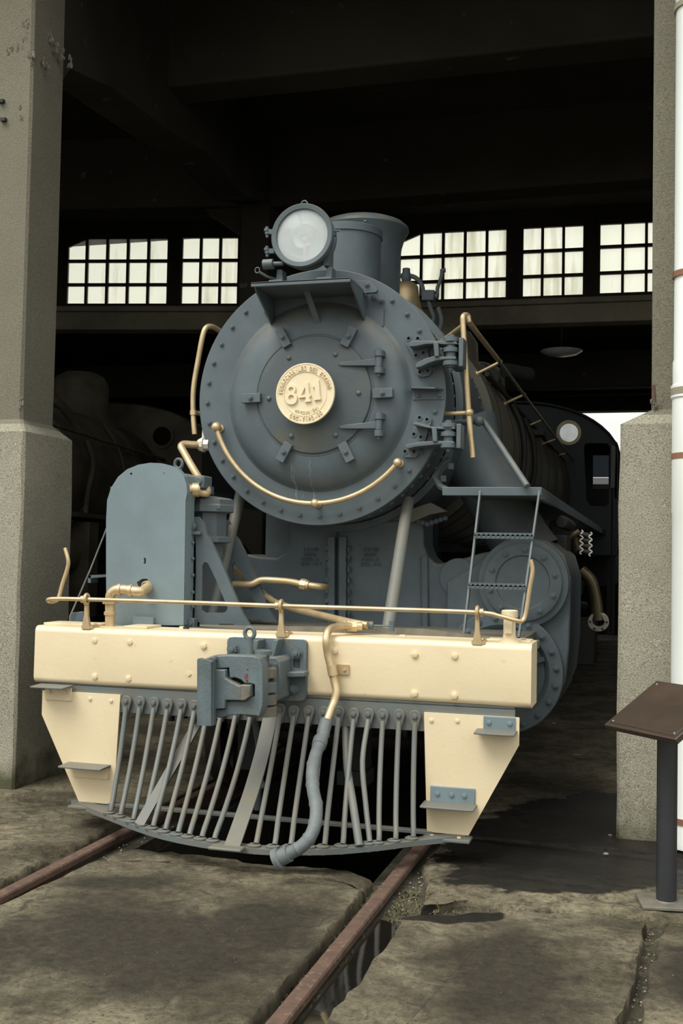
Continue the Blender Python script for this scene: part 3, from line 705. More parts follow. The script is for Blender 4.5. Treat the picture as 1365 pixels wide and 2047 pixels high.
# inner door
b = MB(); b.lathe((0, 0, CZ), (0, -1, 0), [(.392, -YR+.098), (.392, -YR+.112), (.386, -YR+.118), (.30, -YR+.130), (.15, -YR+.138), (0, -YR+.140)], 96)
door = b.build('smokebox_door', mat('door_paint', (0.070, 0.092, 0.100), (0.055, 0.072, 0.078), 3.0, 0.46, bump=0.25, bscale=40, dust=0.0, speck=(2.2, 0.5, 0.68, (0.105, 0.105, 0.082))), LOCO, smooth=30)
YD = YR-.122
MB().lathe((0,0,CZ), (0,-1,0), [(.408,-YR+.101),(.408,-YR+.106),(.402,-YR+.107),(.402,-YR+.101)], 96).build('door_seam', CASTB, door)
# clamps round the door: centre pixel and long axis direction in the picture
for (x, y, ang) in ((566,675,-62), (697,673,62), (502,796,2), (765,786,2), (568,904,62), (692,904,-62)):
    c = P(x, y, YD-.012); a = math.radians(ang); ex = V(math.cos(a), 0, math.sin(a)); ez = V(-math.sin(a), 0, math.cos(a))
    MB().obox(c, ex*.067, V(0,.013,0), ez*.031).build('door_clamp', BLUE, door, bevel=0.003)
    MB().obox(c+ex*(0.05 if (c-V(0,0,CZ)).dot(ex) > 0 else -0.05)+V(0,.022,0), ex*.015, V(0,.02,0), ez*.026).build('clamp_foot', BLUE, door)
    bolt(door, c-V(0,.013,0), 0.0155, BLUE, 'nut', YM, 'clamp_nut')
for (x, y) in ((578,716), (671,709), (538,797), (717,786), (583,872), (671,870)):
    bolt(door, P(x, y, YD-.001), 0.0175, BLUE, 'dome', YM, 'cap_nut')
# strap hinges of the inner door
for (yy, xk) in ((723, 757), (849, 757)):
    c = P(xk, yy, YD-.03); t = P(681, yy+4, YD-.022)
    b = MB(); b.prism([t+V(0,0,.010), t+V(-.02,0,0), t+V(0,0,-.014), c+V(.02,0,-.026), c+V(.02,0,.026)], V(0,.024,0)); b.build('hinge_strap', BLUE, door, bevel=.004)
    b = MB()
    for k in (-1, 1): b.cyl(c+V(.0,0,k*.075), c+V(.0,0,k*.035), .029, seg=20)
    b.cyl(c+V(0,0,-.032), c+V(0,0,.032), .022, seg=16); b.cyl(c+V(0,0,-.095), c+V(0,0,.088), .011, seg=10)
    b.obox(c+V(.005,.03,.055), (.026,0,0), (0,.03,0), (0,0,.018)); b.obox(c+V(.005,.03,-.055), (.026,0,0), (0,.03,0), (0,0,.018))
    b.build('hinge_knuckle', BLUE, door)
# lime streaks that have run down the lower front
PF = [(RR,.0),(.640,.003),(.625,.012),(.612,.03),(.585,.055),(.54,.080),(.48,.096),(.425,.102),(.0,.103)]
def front_y(r):
    for (ra, ha), (rb_, hb) in zip(PF, PF[1:]):
        if rb_ <= r <= ra: return YR-(ha+(hb-ha)*(ra-r)/(ra-rb_))
    return YR
STREAK = mat('pale_lime_streak', (0.21, 0.235, 0.245), (0.13, 0.15, 0.16), 30, 0.7)
for (xa, ya, xb, yb, w) in ((584,925,591,1046,.0028), (590,930,588,1040,.0018), (623,922,622,985,.0022), (622,985,625,1046,.0034), (600,970,602,1042,.0015)):
    pts = []
    for i in range(25):
        t = i/24; q = P(xa+(xb-xa)*t+1.6*math.sin(i*.9+xa), ya+(yb-ya)*t, .87); q.y = front_y(math.hypot(q.x, q.z-CZ))-.0008; pts.append(q)
    vs = []
    for q in pts: vs += [q+V(-w,0,0), q+V(w,0,0)]
    MB().add(vs, [(2*i, 2*i+2, 2*i+3, 2*i+1) for i in range(24)]).build('lime_streak', STREAK, front)
# ---- number plate
pcn = P(610, 787, .690); ROT = math.radians(5.5)
ex = V(math.cos(ROT), 0, math.sin(ROT)); ez = V(-math.sin(ROT), 0, math.cos(ROT)); ey = YM
RP = 0.200
b = MB(); b.lathe(pcn, (0,-1,0), [(0,-.012),(RP-.004,-.012),(RP,-.008),(RP,.004),(RP-.003,.008),(RP-.010,.008),(RP-.013,.005),(.149,.005),(.148,.008),(.143,.008),(.142,.003),(0,.003)], 96)
plate = b.build('number_plate', PLATEM, LOCO, smooth=30)
b = MB(); b.cyl(pcn+V(0,.01,0), pcn+V(0,.12,0), .05, seg=20); b.build('plate_stand_off', CASTB, plate)
def arc_text(txt, rad, a0, a1, w, h, t, base, flip=False):
    b = MB(); N = len(txt)
    for i, ch in enumerate(txt):
        a = math.radians(a0+(a1-a0)*i/(N-1)); d = ex*math.cos(a)+ez*math.sin(a); tn = ex*(-math.sin(a))+ez*math.cos(a)
        c = pcn+d*rad+ey*base
        if not flip: put_glyph(b, ch, c, -tn, d, ey, w, h, t)
        else: put_glyph(b, ch, c, tn, -d, ey, w, h, t)
    return b.build('lettering', PLATEM, plate, smooth=0, kind='stuff')
arc_text('FERROCARRILES DEL ESTADO', .1665, 170, 8, .0150, .028, .016, .006)
arc_text('LOC-TIPO-80', .1665, 232, 306, .0150, .027, .016, .006, True)
arc_text('MITSUBISHI', .1240, 237, 309, .0115, .019, .014, .004, True)
def pl(x, z): return pcn+ex*x+ez*z+ey*.002
k = .00037
def zp(x, y): return ((x-682)*k, (745-y)*k)
b = MB()
OFF = ey*.015
def de(x, y):   # plate pixel, undo the plate's own lean
    X, Z = zp(x, y); c_, s_ = math.cos(ROT), math.sin(ROT); return pl(X*c_+Z*s_, -X*s_+Z*c_)
def ringpoly(cx, cy, rx, ry, n=28): return [de(cx+rx*math.cos(t*2*PI/n), cy-ry*math.sin(t*2*PI/n)) for t in range(n)]
# 8: outline of two lobes with two holes
out8 = []
for t in range(40):
    a = 2*PI*t/40+PI/2; yv = math.sin(a)
    out8.append(None)
o8 = [(440,585),(480,592),(508,620),(515,665),(505,705),(490,730),(520,755),(545,800),(545,850),(525,900),(485,930),(440,937),(390,928),(350,895),(330,845),(335,795),(358,755),(385,735),(362,700),(355,655),(365,620),(395,592)]
b.prism([de(*p) for p in o8], OFF, [ringpoly(432,668,46,40), ringpoly(437,815,52,48)])
b.prism([de(*p) for p in [(690,560),(745,548),(768,765),(798,762),(800,800),(772,805),(777,855),(800,852),(802,888),(694,902),(692,866),(706,864),(702,812),(578,824),(570,790)]], OFF, [[de(*p) for p in [(690,635),(702,770),(622,780)]]])
b.prism([de(*p) for p in [(925,512),(940,512),(966,812),(978,812),(980,858),(862,872),(860,826),(880,822),(866,640),(832,645),(830,610),(880,590)]], OFF)
b.build('engine_number', PLATEM, plate, smooth=0)

# ---- hand rail across the front
b = MB(); pts = []
pa, pm_, pb = P(435,853,.845), P(628,1006,.845), P(797,927,.845)
a0 = math.degrees(math.atan2(pa.z-CZ, pa.x)) % 360; a1 = math.degrees(math.atan2(pb.z-CZ, pb.x)) % 360
for i in range(41):
    t = i/40; a = a0+(a1-a0)*t; r = .718+.016*abs(t-.62)
    pts.append(ringpt(r, a, .845))
b.tube(pts, .0165, 14); fr = b.build('front_handrail', GOLD, LOCO)
for p in (pts[0], pts[-1], ringpt(.719, 271, .845)):
    big = 1.0 if p is not pts[0] else 1.15
    MB().sphere(p, .030*big, 18, 10).build('rail_knob', GOLD, fr)
    MB().cyl(p, V(p.x, YR, p.z), .014, seg=12).build('rail_stud', GOLD, fr)
    MB().cyl(V(p.x, YR-.012, p.z), V(p.x, YR, p.z), .026, seg=16).build('rail_collar', GOLD, fr)

# ---- outer hinges on the ring (right hand side)
hg = empty('front_hinge')
hg.parent = LOCO
def poly(pts, Y): return [P(x, y, Y) for x, y in pts]
z7 = 7.3118
def h(a, b_): return (790+a/z7, 640+b_/z7)
bp1 = [h(*p) for p in [(200,225),(340,215),(400,235),(440,290),(470,420),(490,540),(540,680),(530,760),(490,810),(400,830),(330,810),(300,760),(290,690),(270,560),(210,430),(155,340),(155,265)]]
bp2 = [h(*p) for p in [(280,1400),(400,1385),(500,1405),(530,1440),(520,1510),(490,1560),(470,1650),(420,1790),(350,1900),(340,1960),(290,2010),(140,2000),(100,1960),(110,1900),(150,1830),(220,1700),(250,1600),(260,1480)]]
for bpx, holes, arms, pin in (
    (bp1, [(195,268),(328,268),(303,517),(412,478),(360,760),(475,740)],
     [[(180,340),(230,305),(340,300),(600,300),(700,300),(890,310),(910,350),(700,355),(600,345),(450,350),(310,380),(200,390)], [(290,660),(330,610),(440,560),(560,525),(700,535),(880,530),(890,570),(720,575),(600,590),(480,630),(380,680),(300,700)]], (815, 250, 690)),
    (bp2, [(355,1425),(463,1452),(272,1668),(375,1710),(143,1920),(275,1920)],
     [[(255,1530),(265,1500),(330,1500),(450,1540),(560,1560),(690,1560),(860,1560),(880,1590),(700,1595),(560,1590),(420,1565),(330,1545)], [(135,1860),(150,1820),(300,1790),(450,1770),(620,1765),(850,1770),(870,1800),(700,1810),(500,1830),(300,1850),(180,1880)]], (780, 1500, 1880))):
    MB().prism(poly(bpx, YR-.028), (0,.03,0), [[P(*h(x, y), YR-.028)+V(.0102*math.cos(2*PI*t/16), 0, .0102*math.sin(2*PI*t/16)) for t in range(16)] for x, y in holes]).build('hinge_plate', BLUE, hg)
    for x, y in holes:
        c = P(*h(x, y), YR-.030)
        b = MB(); b.lathe(c, (0,-1,0), [(.0195,-.004),(.0195,.003),(.011,.003),(.010,-.02)], 20); b.build('bolt_boss', BLUE, hg)
    for arm in arms:
        b = MB(); top = [P(*h(x, y), YR-.14) for x, y in arm]
        b.prism(top, (0,.13,0)); b.build('hinge_arm', BLUE, hg, bevel=.004)
    px, ya, yb = pin
    q0, q1 = P(*h(px, ya), YR-.10), P(*h(px, yb), YR-.10); q1.x = q0.x
    L_ = q0.z-q1.z
    b = MB(); b.cyl(q0+V(0,0,-.005), q1, .034, seg=24)
    for f, r_ in ((.02,.052),(.36,.050),(.80,.052)): b.cyl(V(q0.x,q0.y,q0.z-L_*f), V(q0.x,q0.y,q0.z-L_*f-.028), r_, seg=28)
    b.cyl(q1, q1-V(0,0,.02), .016, seg=12); b.build('hinge_pin', BLUE, hg)
    bolt(hg, q0, .026, BLUE, 'plain', (0,0,1), 'pin_head')
    b = MB(); b.box(q0.x+.055, q0.x+.085, q0.y-.03, q0.y+.10, q1.z+.0, q0.z-.01); b.box(q0.x-.02, q0.x+.06, q0.y+.06, q0.y+.30, q1.z+.02, q0.z-.03); b.build('hinge_block', BLUE, hg, bevel=.004)
    m0 = P(*h(600 if ya < 800 else 575, 330 if ya < 800 else 1570), YR-.13); m1 = P(*h(615 if ya < 800 else 590, 540 if ya < 800 else 1780), YR-.13)
    b = MB(); b.bar(m0, m1, .03, .05, (1,0,0)); b.build('hinge_web', BLUE, hg, bevel=.004)
# little angle shelf between the hinges
b = MB(); b.prism([P(*h(*p), YR-.0) for p in [(190,1000),(600,985),(710,1030),(710,1160),(260,1165),(250,1050)]], (0,-.012,0)); sh = b.build('step_angle', BLUE, LOCO)
q0, q1 = P(*h(245,1010), YR), P(*h(712,1025), YR)
b = MB(); b.prism([q0+V(-.01,-.005,.01), q1+V(0,-.005,.01), q1+V(-.04,-.11,.005), q0+V(.02,-.11,.0)], (0,0,-.010)); b.build('step_tread', BLUE, sh)
for x in (335, 645): bolt(sh, P(*h(x, 1105), YR-.012), .013, BLUE, 'nut')

# ---- lamp shelf, headlamp
zf = 4.0147
def g(a, b_): return (490+a/zf, 390+b_/zf)
YS = .50; zs_ = P(*g(450,690), YS).z
xl, xr = P(*g(45,700), YS).x, P(*g(845,650), YS).x
b = MB(); b.box(xl, xr, YS, 1.12, zs_-.006, zs_+.010)
b.box(xl, xr, YS, YS+.010, zs_-.022, zs_+.010)
shelf = b.build('lamp_shelf', BLUE, LOCO, bevel=.006)
# side brackets: curved gussets from the shelf to the ring
for sx, xx in ((-1, xl+.02), (1, xr-.012)):
    top = zs_-.006
    prof = [(YS+.04, top), (YR+.06, top), (YR, top-.06), (YR-.002, top-.20), (YR-.05, top-.185), (YR-.13, top-.14), (YS+.15, top-.07), (YS+.06, top-.03)]
    b = MB(); b.prism([V(xx, y, z) for y, z in prof], (sx*.012,0,0))
    b.box(xx-.0 if sx > 0 else xx-.05, xx+.13 if sx > 0 else xx, YR-.016, YR-.002, top-.215, top-.10)
    b.build('shelf_bracket', BLUE if sx < 0 else BLUE, shelf)
for (x, y) in ((1030,822),(1088,842)): bolt(shelf, P(*g(x,y), YR-.018), .017, BLUE, 'nut')
bolt(shelf, P(*g(165,925), YR-.018), .014, BLUE, 'nut')
p0, p1 = P(*g(470,705), YS+.22), P(*g(592,1050), YR-.085)
b = MB(); b.bar(p0, p1, .040, .010, (1,0,0)); b.build('shelf_strut', BLUE, shelf)
b = MB(); b.box(p1.x-.022, p1.x+.022, p1.y-.012, p1.y+.012, p1.z-.03, p1.z+.004); b.build('strut_foot', BLUE, shelf, bevel=.005)
# folded step bracket at the right end of the shelf
f0 = P(*g(880,690), .78); f1 = P(*g(1060,765), .86)
b = MB(); b.prism([P(*g(x,y), .82) for x, y in [(880,680),(1000,690),(1062,760),(1050,780),(960,790),(990,815),(960,800),(900,720)]], (0,.03,0)); b.build('shelf_loop', BLUE, shelf, bevel=.004)
bolt(shelf, P(*g(980,720), .82), .015, BLUE, 'nut')
# headlamp
Lc = PX(604, 471, 0.0); LY = .505
Lc = P(604, 471, LY); LR = .206
hl = empty('headlamp'); hl.parent = LOCO
ax = V(-.02, 1, .0)
b = MB(); b.lathe(Lc, (0,1,0), [(LR-.036,.004),(LR-.034,-.012),(LR-.006,-.016),(LR,-.008),(LR,.022),(LR-.010,.026)], 72); b.build('lamp_rim', BLUE, hl)
b = MB(); b.lathe(Lc, (0,1,0), [(LR-.012,.02),(LR-.010,.06),(LR-.022,.065),(LR-.022,.10),(LR-.012,.105),(LR-.012,.125),(LR-.03,.13),(LR-.05,.22),(LR-.11,.28),(0.0,.30)], 64); b.build('lamp_housing', BLUE, hl)
b = MB(); b.lathe(Lc, (0,1,0), [(LR-.034,.03),(LR-.06,.10),(LR-.12,.16),(0.0,.19)], 64); b.build('reflector', MIRROR, hl)
b = MB(); b.lathe(Lc, (0,-1,0), [(0,.004),(LR*.5,.001),(LR-.034,-.004),(LR-.034,-.008),(0,-.004)], 64); b.build('lens', LENS, hl)
b = MB(); b.sphere(Lc+V(0,.06,-.01), .022, 14, 8); b.cyl(Lc+V(0,.06,-.03), Lc+V(0,.06,-.15), .010, seg=10); b.build('bulb', SILVER, hl)
b = MB(); b.tube([Lc+V(.022*math.cos(t*PI/8)+.0, .03, LR+.002+.026*math.sin(t*PI/8)) for t in range(9)], .005, 8); b.build('lifting_loop', BLUE, hl)
for (x, y) in ((172,265),(175,300)): pass
for (ya, yb) in ((255,340),(410,495)):
    q0, q1 = P(*g(175,ya), LY+.03), P(*g(178,yb), LY+.03)
    b = MB(); b.cyl(q0, q1, .011, seg=12); b.cyl(q0-V(0,0,.012), q0-V(0,0,.03), .019, seg=12); b.cyl(q1+V(0,0,.02), q1+V(0,0,.035), .017, seg=12)
    b.bar((q0+q1)/2, (q0+q1)/2+V(.05,0,0), .03, .02, (0,0,1)); b.build('lamp_hinge', BLUE, hl)
q = P(*g(190,555), LY+.02); b = MB(); b.cyl(q-V(.036,0,0), q+V(.03,0,0), .033, seg=20); b.cyl(q+V(.03,0,0), q+V(.10,0,0), .015, seg=12); b.build('cable_gland', BLUE, hl)
q = P(*g(98,603), LY+.05); b = MB(); b.tube([q+V(.016*math.cos(t*PI/8), 0, .018*math.sin(t*PI/8)) for t in range(16)], .004, 8, closed=True); b.tube([q+V(.012,.0,-.012), q+V(.06,.02,-.04), q+V(.12,.05,-.055)], .009, 8); b.build('earth_clip', BLUE, hl)
q = P(*g(735,290), LY+.04); b = MB(); b.tube([q+V(-.03,0,0), q+V(.01,-.005,.0), q+V(.02,-.02,.0)], .007, 8); b.bar(q+V(-.04,0,-.02), q+V(-.005,0,-.02), .02, .03, (0,0,1)); b.build('lamp_latch', BLUE, hl)
for (xa, xb) in ((245,305),(625,695)):
    q0, q1 = P(*g(xa,640), LY+.06), P(*g(xb,640), LY+.06)
    b = MB(); b.prism([V(q0.x, q0.y, zs_+.01), V(q1.x, q0.y, zs_+.01), V(q1.x-(.008 if xa < 400 else 0), q0.y, zs_+.10), V(q0.x+(0.008 if xa < 400 else .03), q0.y, zs_+.10)], (0,.09,0))
    b.box(q0.x-.03, q1.x+.01, q0.y-.05, q0.y+.10, zs_+.008, zs_+.022); b.build('lamp_foot', BLUE, hl, bevel=.003)
b = MB(); b.obox(Lc+V(.145,.11,-.085), (.018,0,0), (0,.05,0), (.0,0,.10)); b.build('lamp_cradle', BLUE, hl)

# ---- chimney and the drum in front of it
b = MB(); c = V(0.0, 1.50, 3.45)
b.lathe(c, (0,0,1), [(.36,-.02),(.34,.05),(.272,.10),(.268,.135),(.262,.14),(.262,.50),(.272,.505),(.272,.555),(.262,.56),(.255,.565),(.23,.57),(.0,.572)], 64); drum = b.build('chimney_front_drum', BLUE, LOCO)
for a in (200, 320): bolt(drum, c+V(.25*math.cos(math.radians(a)), .25*math.sin(math.radians(a)), .575), .012, BLUE, 'square', (0,0,1))
b = MB(); b.tube([c+V(.31*math.cos(math.radians(a)), .31*math.sin(math.radians(a)), .10+.01*math.sin(a)) for a in range(180, 361, 12)], .013, 10); b.build('drum_pipe', BLUE, drum)
b = MB(); c = V(0.0, 2.02, 3.45)
b.lathe(c, (0,0,1), [(.42,.0),(.33,.12),(.285,.20),(.285,.50),(.295,.58),(.315,.65),(.34,.695),(.350,.715),(.345,.735),(.31,.765),(.26,.785),(.24,.785),(.23,.74),(.22,.3)], 72); b.build('chimney', BLUE, LOCO)

# ---- bell with yoke
bl = empty('bell'); bl.parent = LOCO
BY = 3.6
zc = 7.583
def k_(a, b_): return (780+a/zc, 520+b_/zc)
bt = P(*k_(240,345), BY); bx = bt.x
b = MB(); bt = V(bx, BY, bt.z)
H = bt.z-P(*k_(240,860), BY).z
b.lathe(bt, (0,0,-1), [(.0,0.0),(.06,.0),(.09,.01),(.112,.04),(.118,.09),(.122,H*.45),(.135,H*.7),(.16,H*.85),(.195,H*.96),(.200,H),(.185,H),(.12,H*.8),(.10,.1)], 48); b.build('bell_body', GOLD, bl)
b = MB(); b.lathe(bt, (0,0,1), [(.055,-.002),(.04,.02),(.045,.03),(.05,.06),(.035,.10),(.035,.13),(.02,.135),(0,.136)], 20)
yk = [P(*k_(*p), BY) for p in [(60,540),(60,300),(130,245),(240,235),(360,255),(450,330),(490,430),(490,545)]]
b.tube(cr(yk, 4), .021, 12); yo = b.build('bell_yoke', BLUE, bl)
b = MB(); b.bar(P(*k_(490,545), BY), P(*k_(675,545), BY), .095, .09, (0,0,1)); b.cyl(P(*k_(670,548), BY), P(*k_(730,548), BY), .03, seg=14); b.build('bell_trunnion', BLUE, bl, bevel=.006)
b = MB(); b.tube(cr([P(*k_(*p), BY) for p in [(712,545),(715,430),(745,340),(775,240),(785,140)]], 4), .017, 10); q = P(*k_(815,155), BY); b.cyl(q-V(.02,0,0), q+V(.012,0,0), .02, seg=10); b.build('bell_crank', BLUE, bl)
b = MB(); b.tube(cr([P(*k_(*p), BY) for p in [(580,560),(585,640),(620,760),(655,860),(640,950),(600,1010)]], 4), .021, 10); b.build('bell_stand', BLUE, bl)
b = MB(); b.cyl(V(bx, BY, bt.z-H-.02), V(bx, BY, bt.z-H-.06), .05, .02, seg=12); b.bar(V(bx-.2,BY,3.62), V(bx+.25,BY,3.62), .12, .06, (0,1,0)); b.build('bell_clapper', BLUE, bl)
for sx_ in (-.27, .30):
    MB().tube(cr([V(bx+sx_, BY, bt.z-.24), V(bx+sx_*1.1, BY, bt.z-.38), V(bx+sx_*.9, BY, 3.60), V(bx+sx_*.8, BY, 3.52)], 4), .022, 10).build('bell_leg', BLUE, bl)

# ---- boiler, bands, domes, pipes
b = MB(); b.lathe((0,0,CZ), (0,1,0), [(.5,2.9),(.90,2.9),(.905,2.93),(.905,8.2),(.95,8.6),(.97,9.2),(.97,11.0)], 96); boiler = b.build('boiler', BOIL, LOCO)
for y in (2.92, 3.35, 4.25, 5.15, 6.05, 6.95, 7.85, 8.6, 9.4, 10.2):
    r_ = .909 if y < 8.3 else .953+.02*min(1, (y-8.5)/.7)
    MB().lathe((0,0,CZ), (0,1,0), [(r_-.02,y-.007),(r_+.003,y-.007),(r_+.003,y+.007),(r_-.02,y+.007)], 96).build('boiler_band', DARK, boiler)
for yy, rr_, zt in ((5.0, .44, 4.02), (7.3, .42, 4.05)):
    b = MB(); b.lathe((0, yy, 3.3), (0,0,1), [(rr_+.16,.18),(rr_+.05,.30),(rr_,.38),(rr_-.01,zt-3.3-.16),(rr_-.08,zt-3.3-.05),(rr_-.2,zt-3.3),(0,zt-3.3+.02)], 56); b.build('dome', BOIL, boiler)
b = MB(); b.tube([V(.12,5.0,3.98), V(.12,5.0,4.04), V(.20,5.0,4.04), V(.20,5.0,3.97)], .012, 8); b.build('dome_loop', DARK, boiler)
# running gear of pipes along the boiler side
b = MB(); b.tube([ringpt(.95, 30, 3.0), ringpt(.96, 28, 6.0), ringpt(.97, 26, 10.8)], .022, 10); b.build('side_pipe', DARK, boiler)
b = MB(); b.tube(cr([ringpt(.95, 28, 5.6), ringpt(.955, 10, 5.65), ringpt(.96, -12, 5.7), ringpt(.97, -34, 5.7)], 5), .03, 10); b.build('sand_pipe', DARK, boiler)
b = MB(); b.tube(cr([ringpt(.95, 32, 4.6), ringpt(.955, 12, 4.65), ringpt(.96, -12, 4.7), ringpt(.97, -34, 4.7)], 5), .03, 10); b.build('sand_pipe', DARK, boiler)
q = P(672/1365*0+1061, 866, 6.0)
b = MB(); b.box(.86, 1.02, 5.9, 6.2, q.z-.03, q.z+.03); b.build('boiler_bracket', DARK, boiler)
b = MB(); b.cyl(P(1030,740,4.4)+V(-.1,0,0), P(1030,740,4.4)+V(.1,.3,0), .07, seg=14); b.cyl(ringpt(.93,38,3.3), ringpt(.95,36,4.4), .035, seg=12); b.cyl(ringpt(.95,36,3.7), ringpt(.95,36,3.9), .06, seg=12); b.build('feed_valve', DARK, boiler)
# patterned seam and bolts beside the smokebox
for i in range(14):
    a = 40-i*6
    bolt(smokebox, ringpt(RR-.03, a, 1.42), .011, BLUE, 'rivet', ringpt(1, a, 0)-V(0,0,CZ), 'rivet')
    bolt(smokebox, ringpt(RR-.03, a, 2.75), .016, BLUE, 'square', ringpt(1, a, 0)-V(0,0,CZ), 'band_clip')
    if i > 4:
        bolt(smokebox, ringpt(RR-.015, a-30, 1.10), .018, BLUE, 'rivet', ringpt(1, a-30, 0)-V(0,0,CZ), 'rivet')

# ---- gold hand rails
def hrail(name, pts, r, m, parent=LOCO, n=6, seg=12): return MB().tube(cr(pts, n), r, seg).build(name, m, parent)
# right rail: drops in front, runs back along the boiler
hr = hrail('side_handrail', [P(945,915,.98), P(937,825,.98), P(930,720,.98), P(925,650,.98)+V(0,.01,0), P(926,632,1.0), P(935,632,1.06), PX(943,652,.99), V(.995,2.4,3.21)], .0185, GOLD)
MB().sphere(P(938,825,.98), .030, 16, 8).build('rail_ball', GOLD, hr)
q = P(938,825,.98); MB().cyl(q, V(.845, q.y+.04, q.z), .015, seg=12).build('rail_arm', GOLD, hr)
q = P(926,650,1.0); q2 = ringpt(.84, 34, 1.25); MB().cyl(q, P(884,682,1.22), .016, seg=12).build('rail_arm', GOLD, hr)
b = MB(); b.cyl(V(.995,2.3,3.21), V(1.0,11.0,3.165), .014, seg=10); b.build('boiler_handrail', STEEL, hr)
for px, py in ((1000,732),(1048,795),(1085,842),(1113,882),(1134,910),(1150,935)):
    p = PX(px, py, 1.0); t = (p.y-2.3)/8.7; p = V(.997, p.y, 3.21-.045*t)
    rb = .905 if p.y < 8.2 else .96
    inn = V(rb*.90, p.y, CZ+math.sqrt(max(0, 1-.81))*rb)
    b = MB(); b.cyl(p, inn, .013, seg=10); b.lathe(inn, (p-inn), [(0,0),(.026,0),(.022,.012),(.013,.014)], 12); b.build('rail_pillar', GOLD, hr)
    MB().sphere(p, .022, 12, 8).build('pillar_eye', STEEL, hr)
# left rail
hl2 = hrail('side_handrail', [P(389,868,.98), P(386,822,.98), P(387,775,.98), P(396,720,.98), P(405,672,.98), P(412,655,1.0), P(424,653,1.06), P(440,662,1.2)], .0185, GOLD)
q = P(387,825,.98); MB().cyl(q-V(.012,0,0), q+V(.05,.06,0), .016, seg=12).build('rail_arm', GOLD, hl2); MB().cyl(q-V(0,0,.016), q+V(0,0,.016), .026, seg=16).build('rail_ball', GOLD, hl2)
b = MB(); b.cyl(P(440,662,1.2), V(-1.0,11.0,3.165), .014, seg=10); b.build('boiler_handrail', STEEL, hl2)

# ---- saddle casting under the smokebox
YSD = 1.45
def s6(a, b_): return (460+a/2.73, 960+b_/2.73)
lw = [(577,1040),(577,1085),(570,1104),(552,1115),(520,1112),(496,1108),(440,1110),(440,1262),(672,1262),(672,1040)]
rw = [(675,1262),(675,1040),(846,1040),(847,1090),(855,1112),(872,1127),(905,1122),(960,1106),(1010,1096),(1010,1270)]
sd = empty('smokebox_saddle'); sd.parent = LOCO
MB().prism(poly(lw, YSD), (0,.35,0)).build('saddle_half', CASTB, sd, bevel=.02, seg=3)
MB().prism(poly(rw, YSD), (0,.35,0)).build('saddle_half', CASTB, sd, bevel=.02, seg=3)
b = MB(); b.box(-.55, .55, YSD+.02, 2.4, 1.2, 2.0); b.lathe((0,0,CZ), (0,1,0), [(RR-.02,YSD-.02),(RR+.03,YSD-.02),(RR+.03,YSD+.5),(RR-.02,YSD+.5)], 60); b.build('saddle_core', CASTB, sd)
for x in (663, 686):
    MB().bar(P(x,1073,YSD-.02), P(x,1265,YSD-.02), .055, .05, (1,0,0)).build('joint_flange', CASTB, sd, bevel=.004)
for yy in (1097,1117,1138,1160,1182,1203,1228):
    for x, k in ((660,-1),(692,1)):
        q = P(x+k*4, yy, YSD-.035); bolt(sd, q, .019, CASTB, 'square', (k,0,0), 'flange_bolt')
b = MB(); b.lathe(P(917,1155,YSD), (0,-1,0), [(.135,-.01),(.135,.008),(.130,.012),(0,.012)], 48); b.build('round_cover', BLUE, sd)
b = MB(); b.bar(P(848,1110,YSD-.01), P(850,1262,YSD-.01), .05, .03, (1,0,0)); b.build('saddle_rib', CASTB, sd, bevel=.01)
def cast_text(rows, x0, y0, dy, w, hgt):
    b = MB()
    for j, (row, xs) in enumerate(rows):
        for i, ch in enumerate(row):
            c = P(xs+i*w, y0+j*dy, YSD-.001)
            put_glyph(b, ch, c, V(1,0,0), V(0,0,1), YM, .020, .026, .022)
    return b.build('cast_lettering', CASTB, sd, smooth=0, kind='stuff')
cast_text([('12948',609),('MHIR',611),('1952-6',604),('572-711',604)], 0, 1098.5, 9.6, 6.2, 0)
cast_text([('12948',729),('MHIR',731),('1952-5',724),('572-711',724)], 0, 1098.5, 10.0, 6.2, 0)
# angled plates beneath the smokebox on the right
b = MB(); b.prism(poly([(815,1020),(860,1005),(893,1022),(860,1028),(820,1045)], 1.35), (0,.10,0)); b.build('saddle_gusset', BOIL, sd)
for i in range(9): bolt(sd, P(818+i*9, 1048-abs(i-4)*3, 1.40), .014, CASTB, 'hex', YM, 'saddle_bolt')

# ---- steam pipe from smokebox to valve chest
b = MB(); b.lathe(V(.80,1.95,2.55), V(.50,-.05,-.86), [(.30,-.05),(.29,.0),(.24,.12),(.22,.3),(.22,.85),(.24,1.0)], 40); sp = b.build('steam_pipe', BLUE, LOCO)
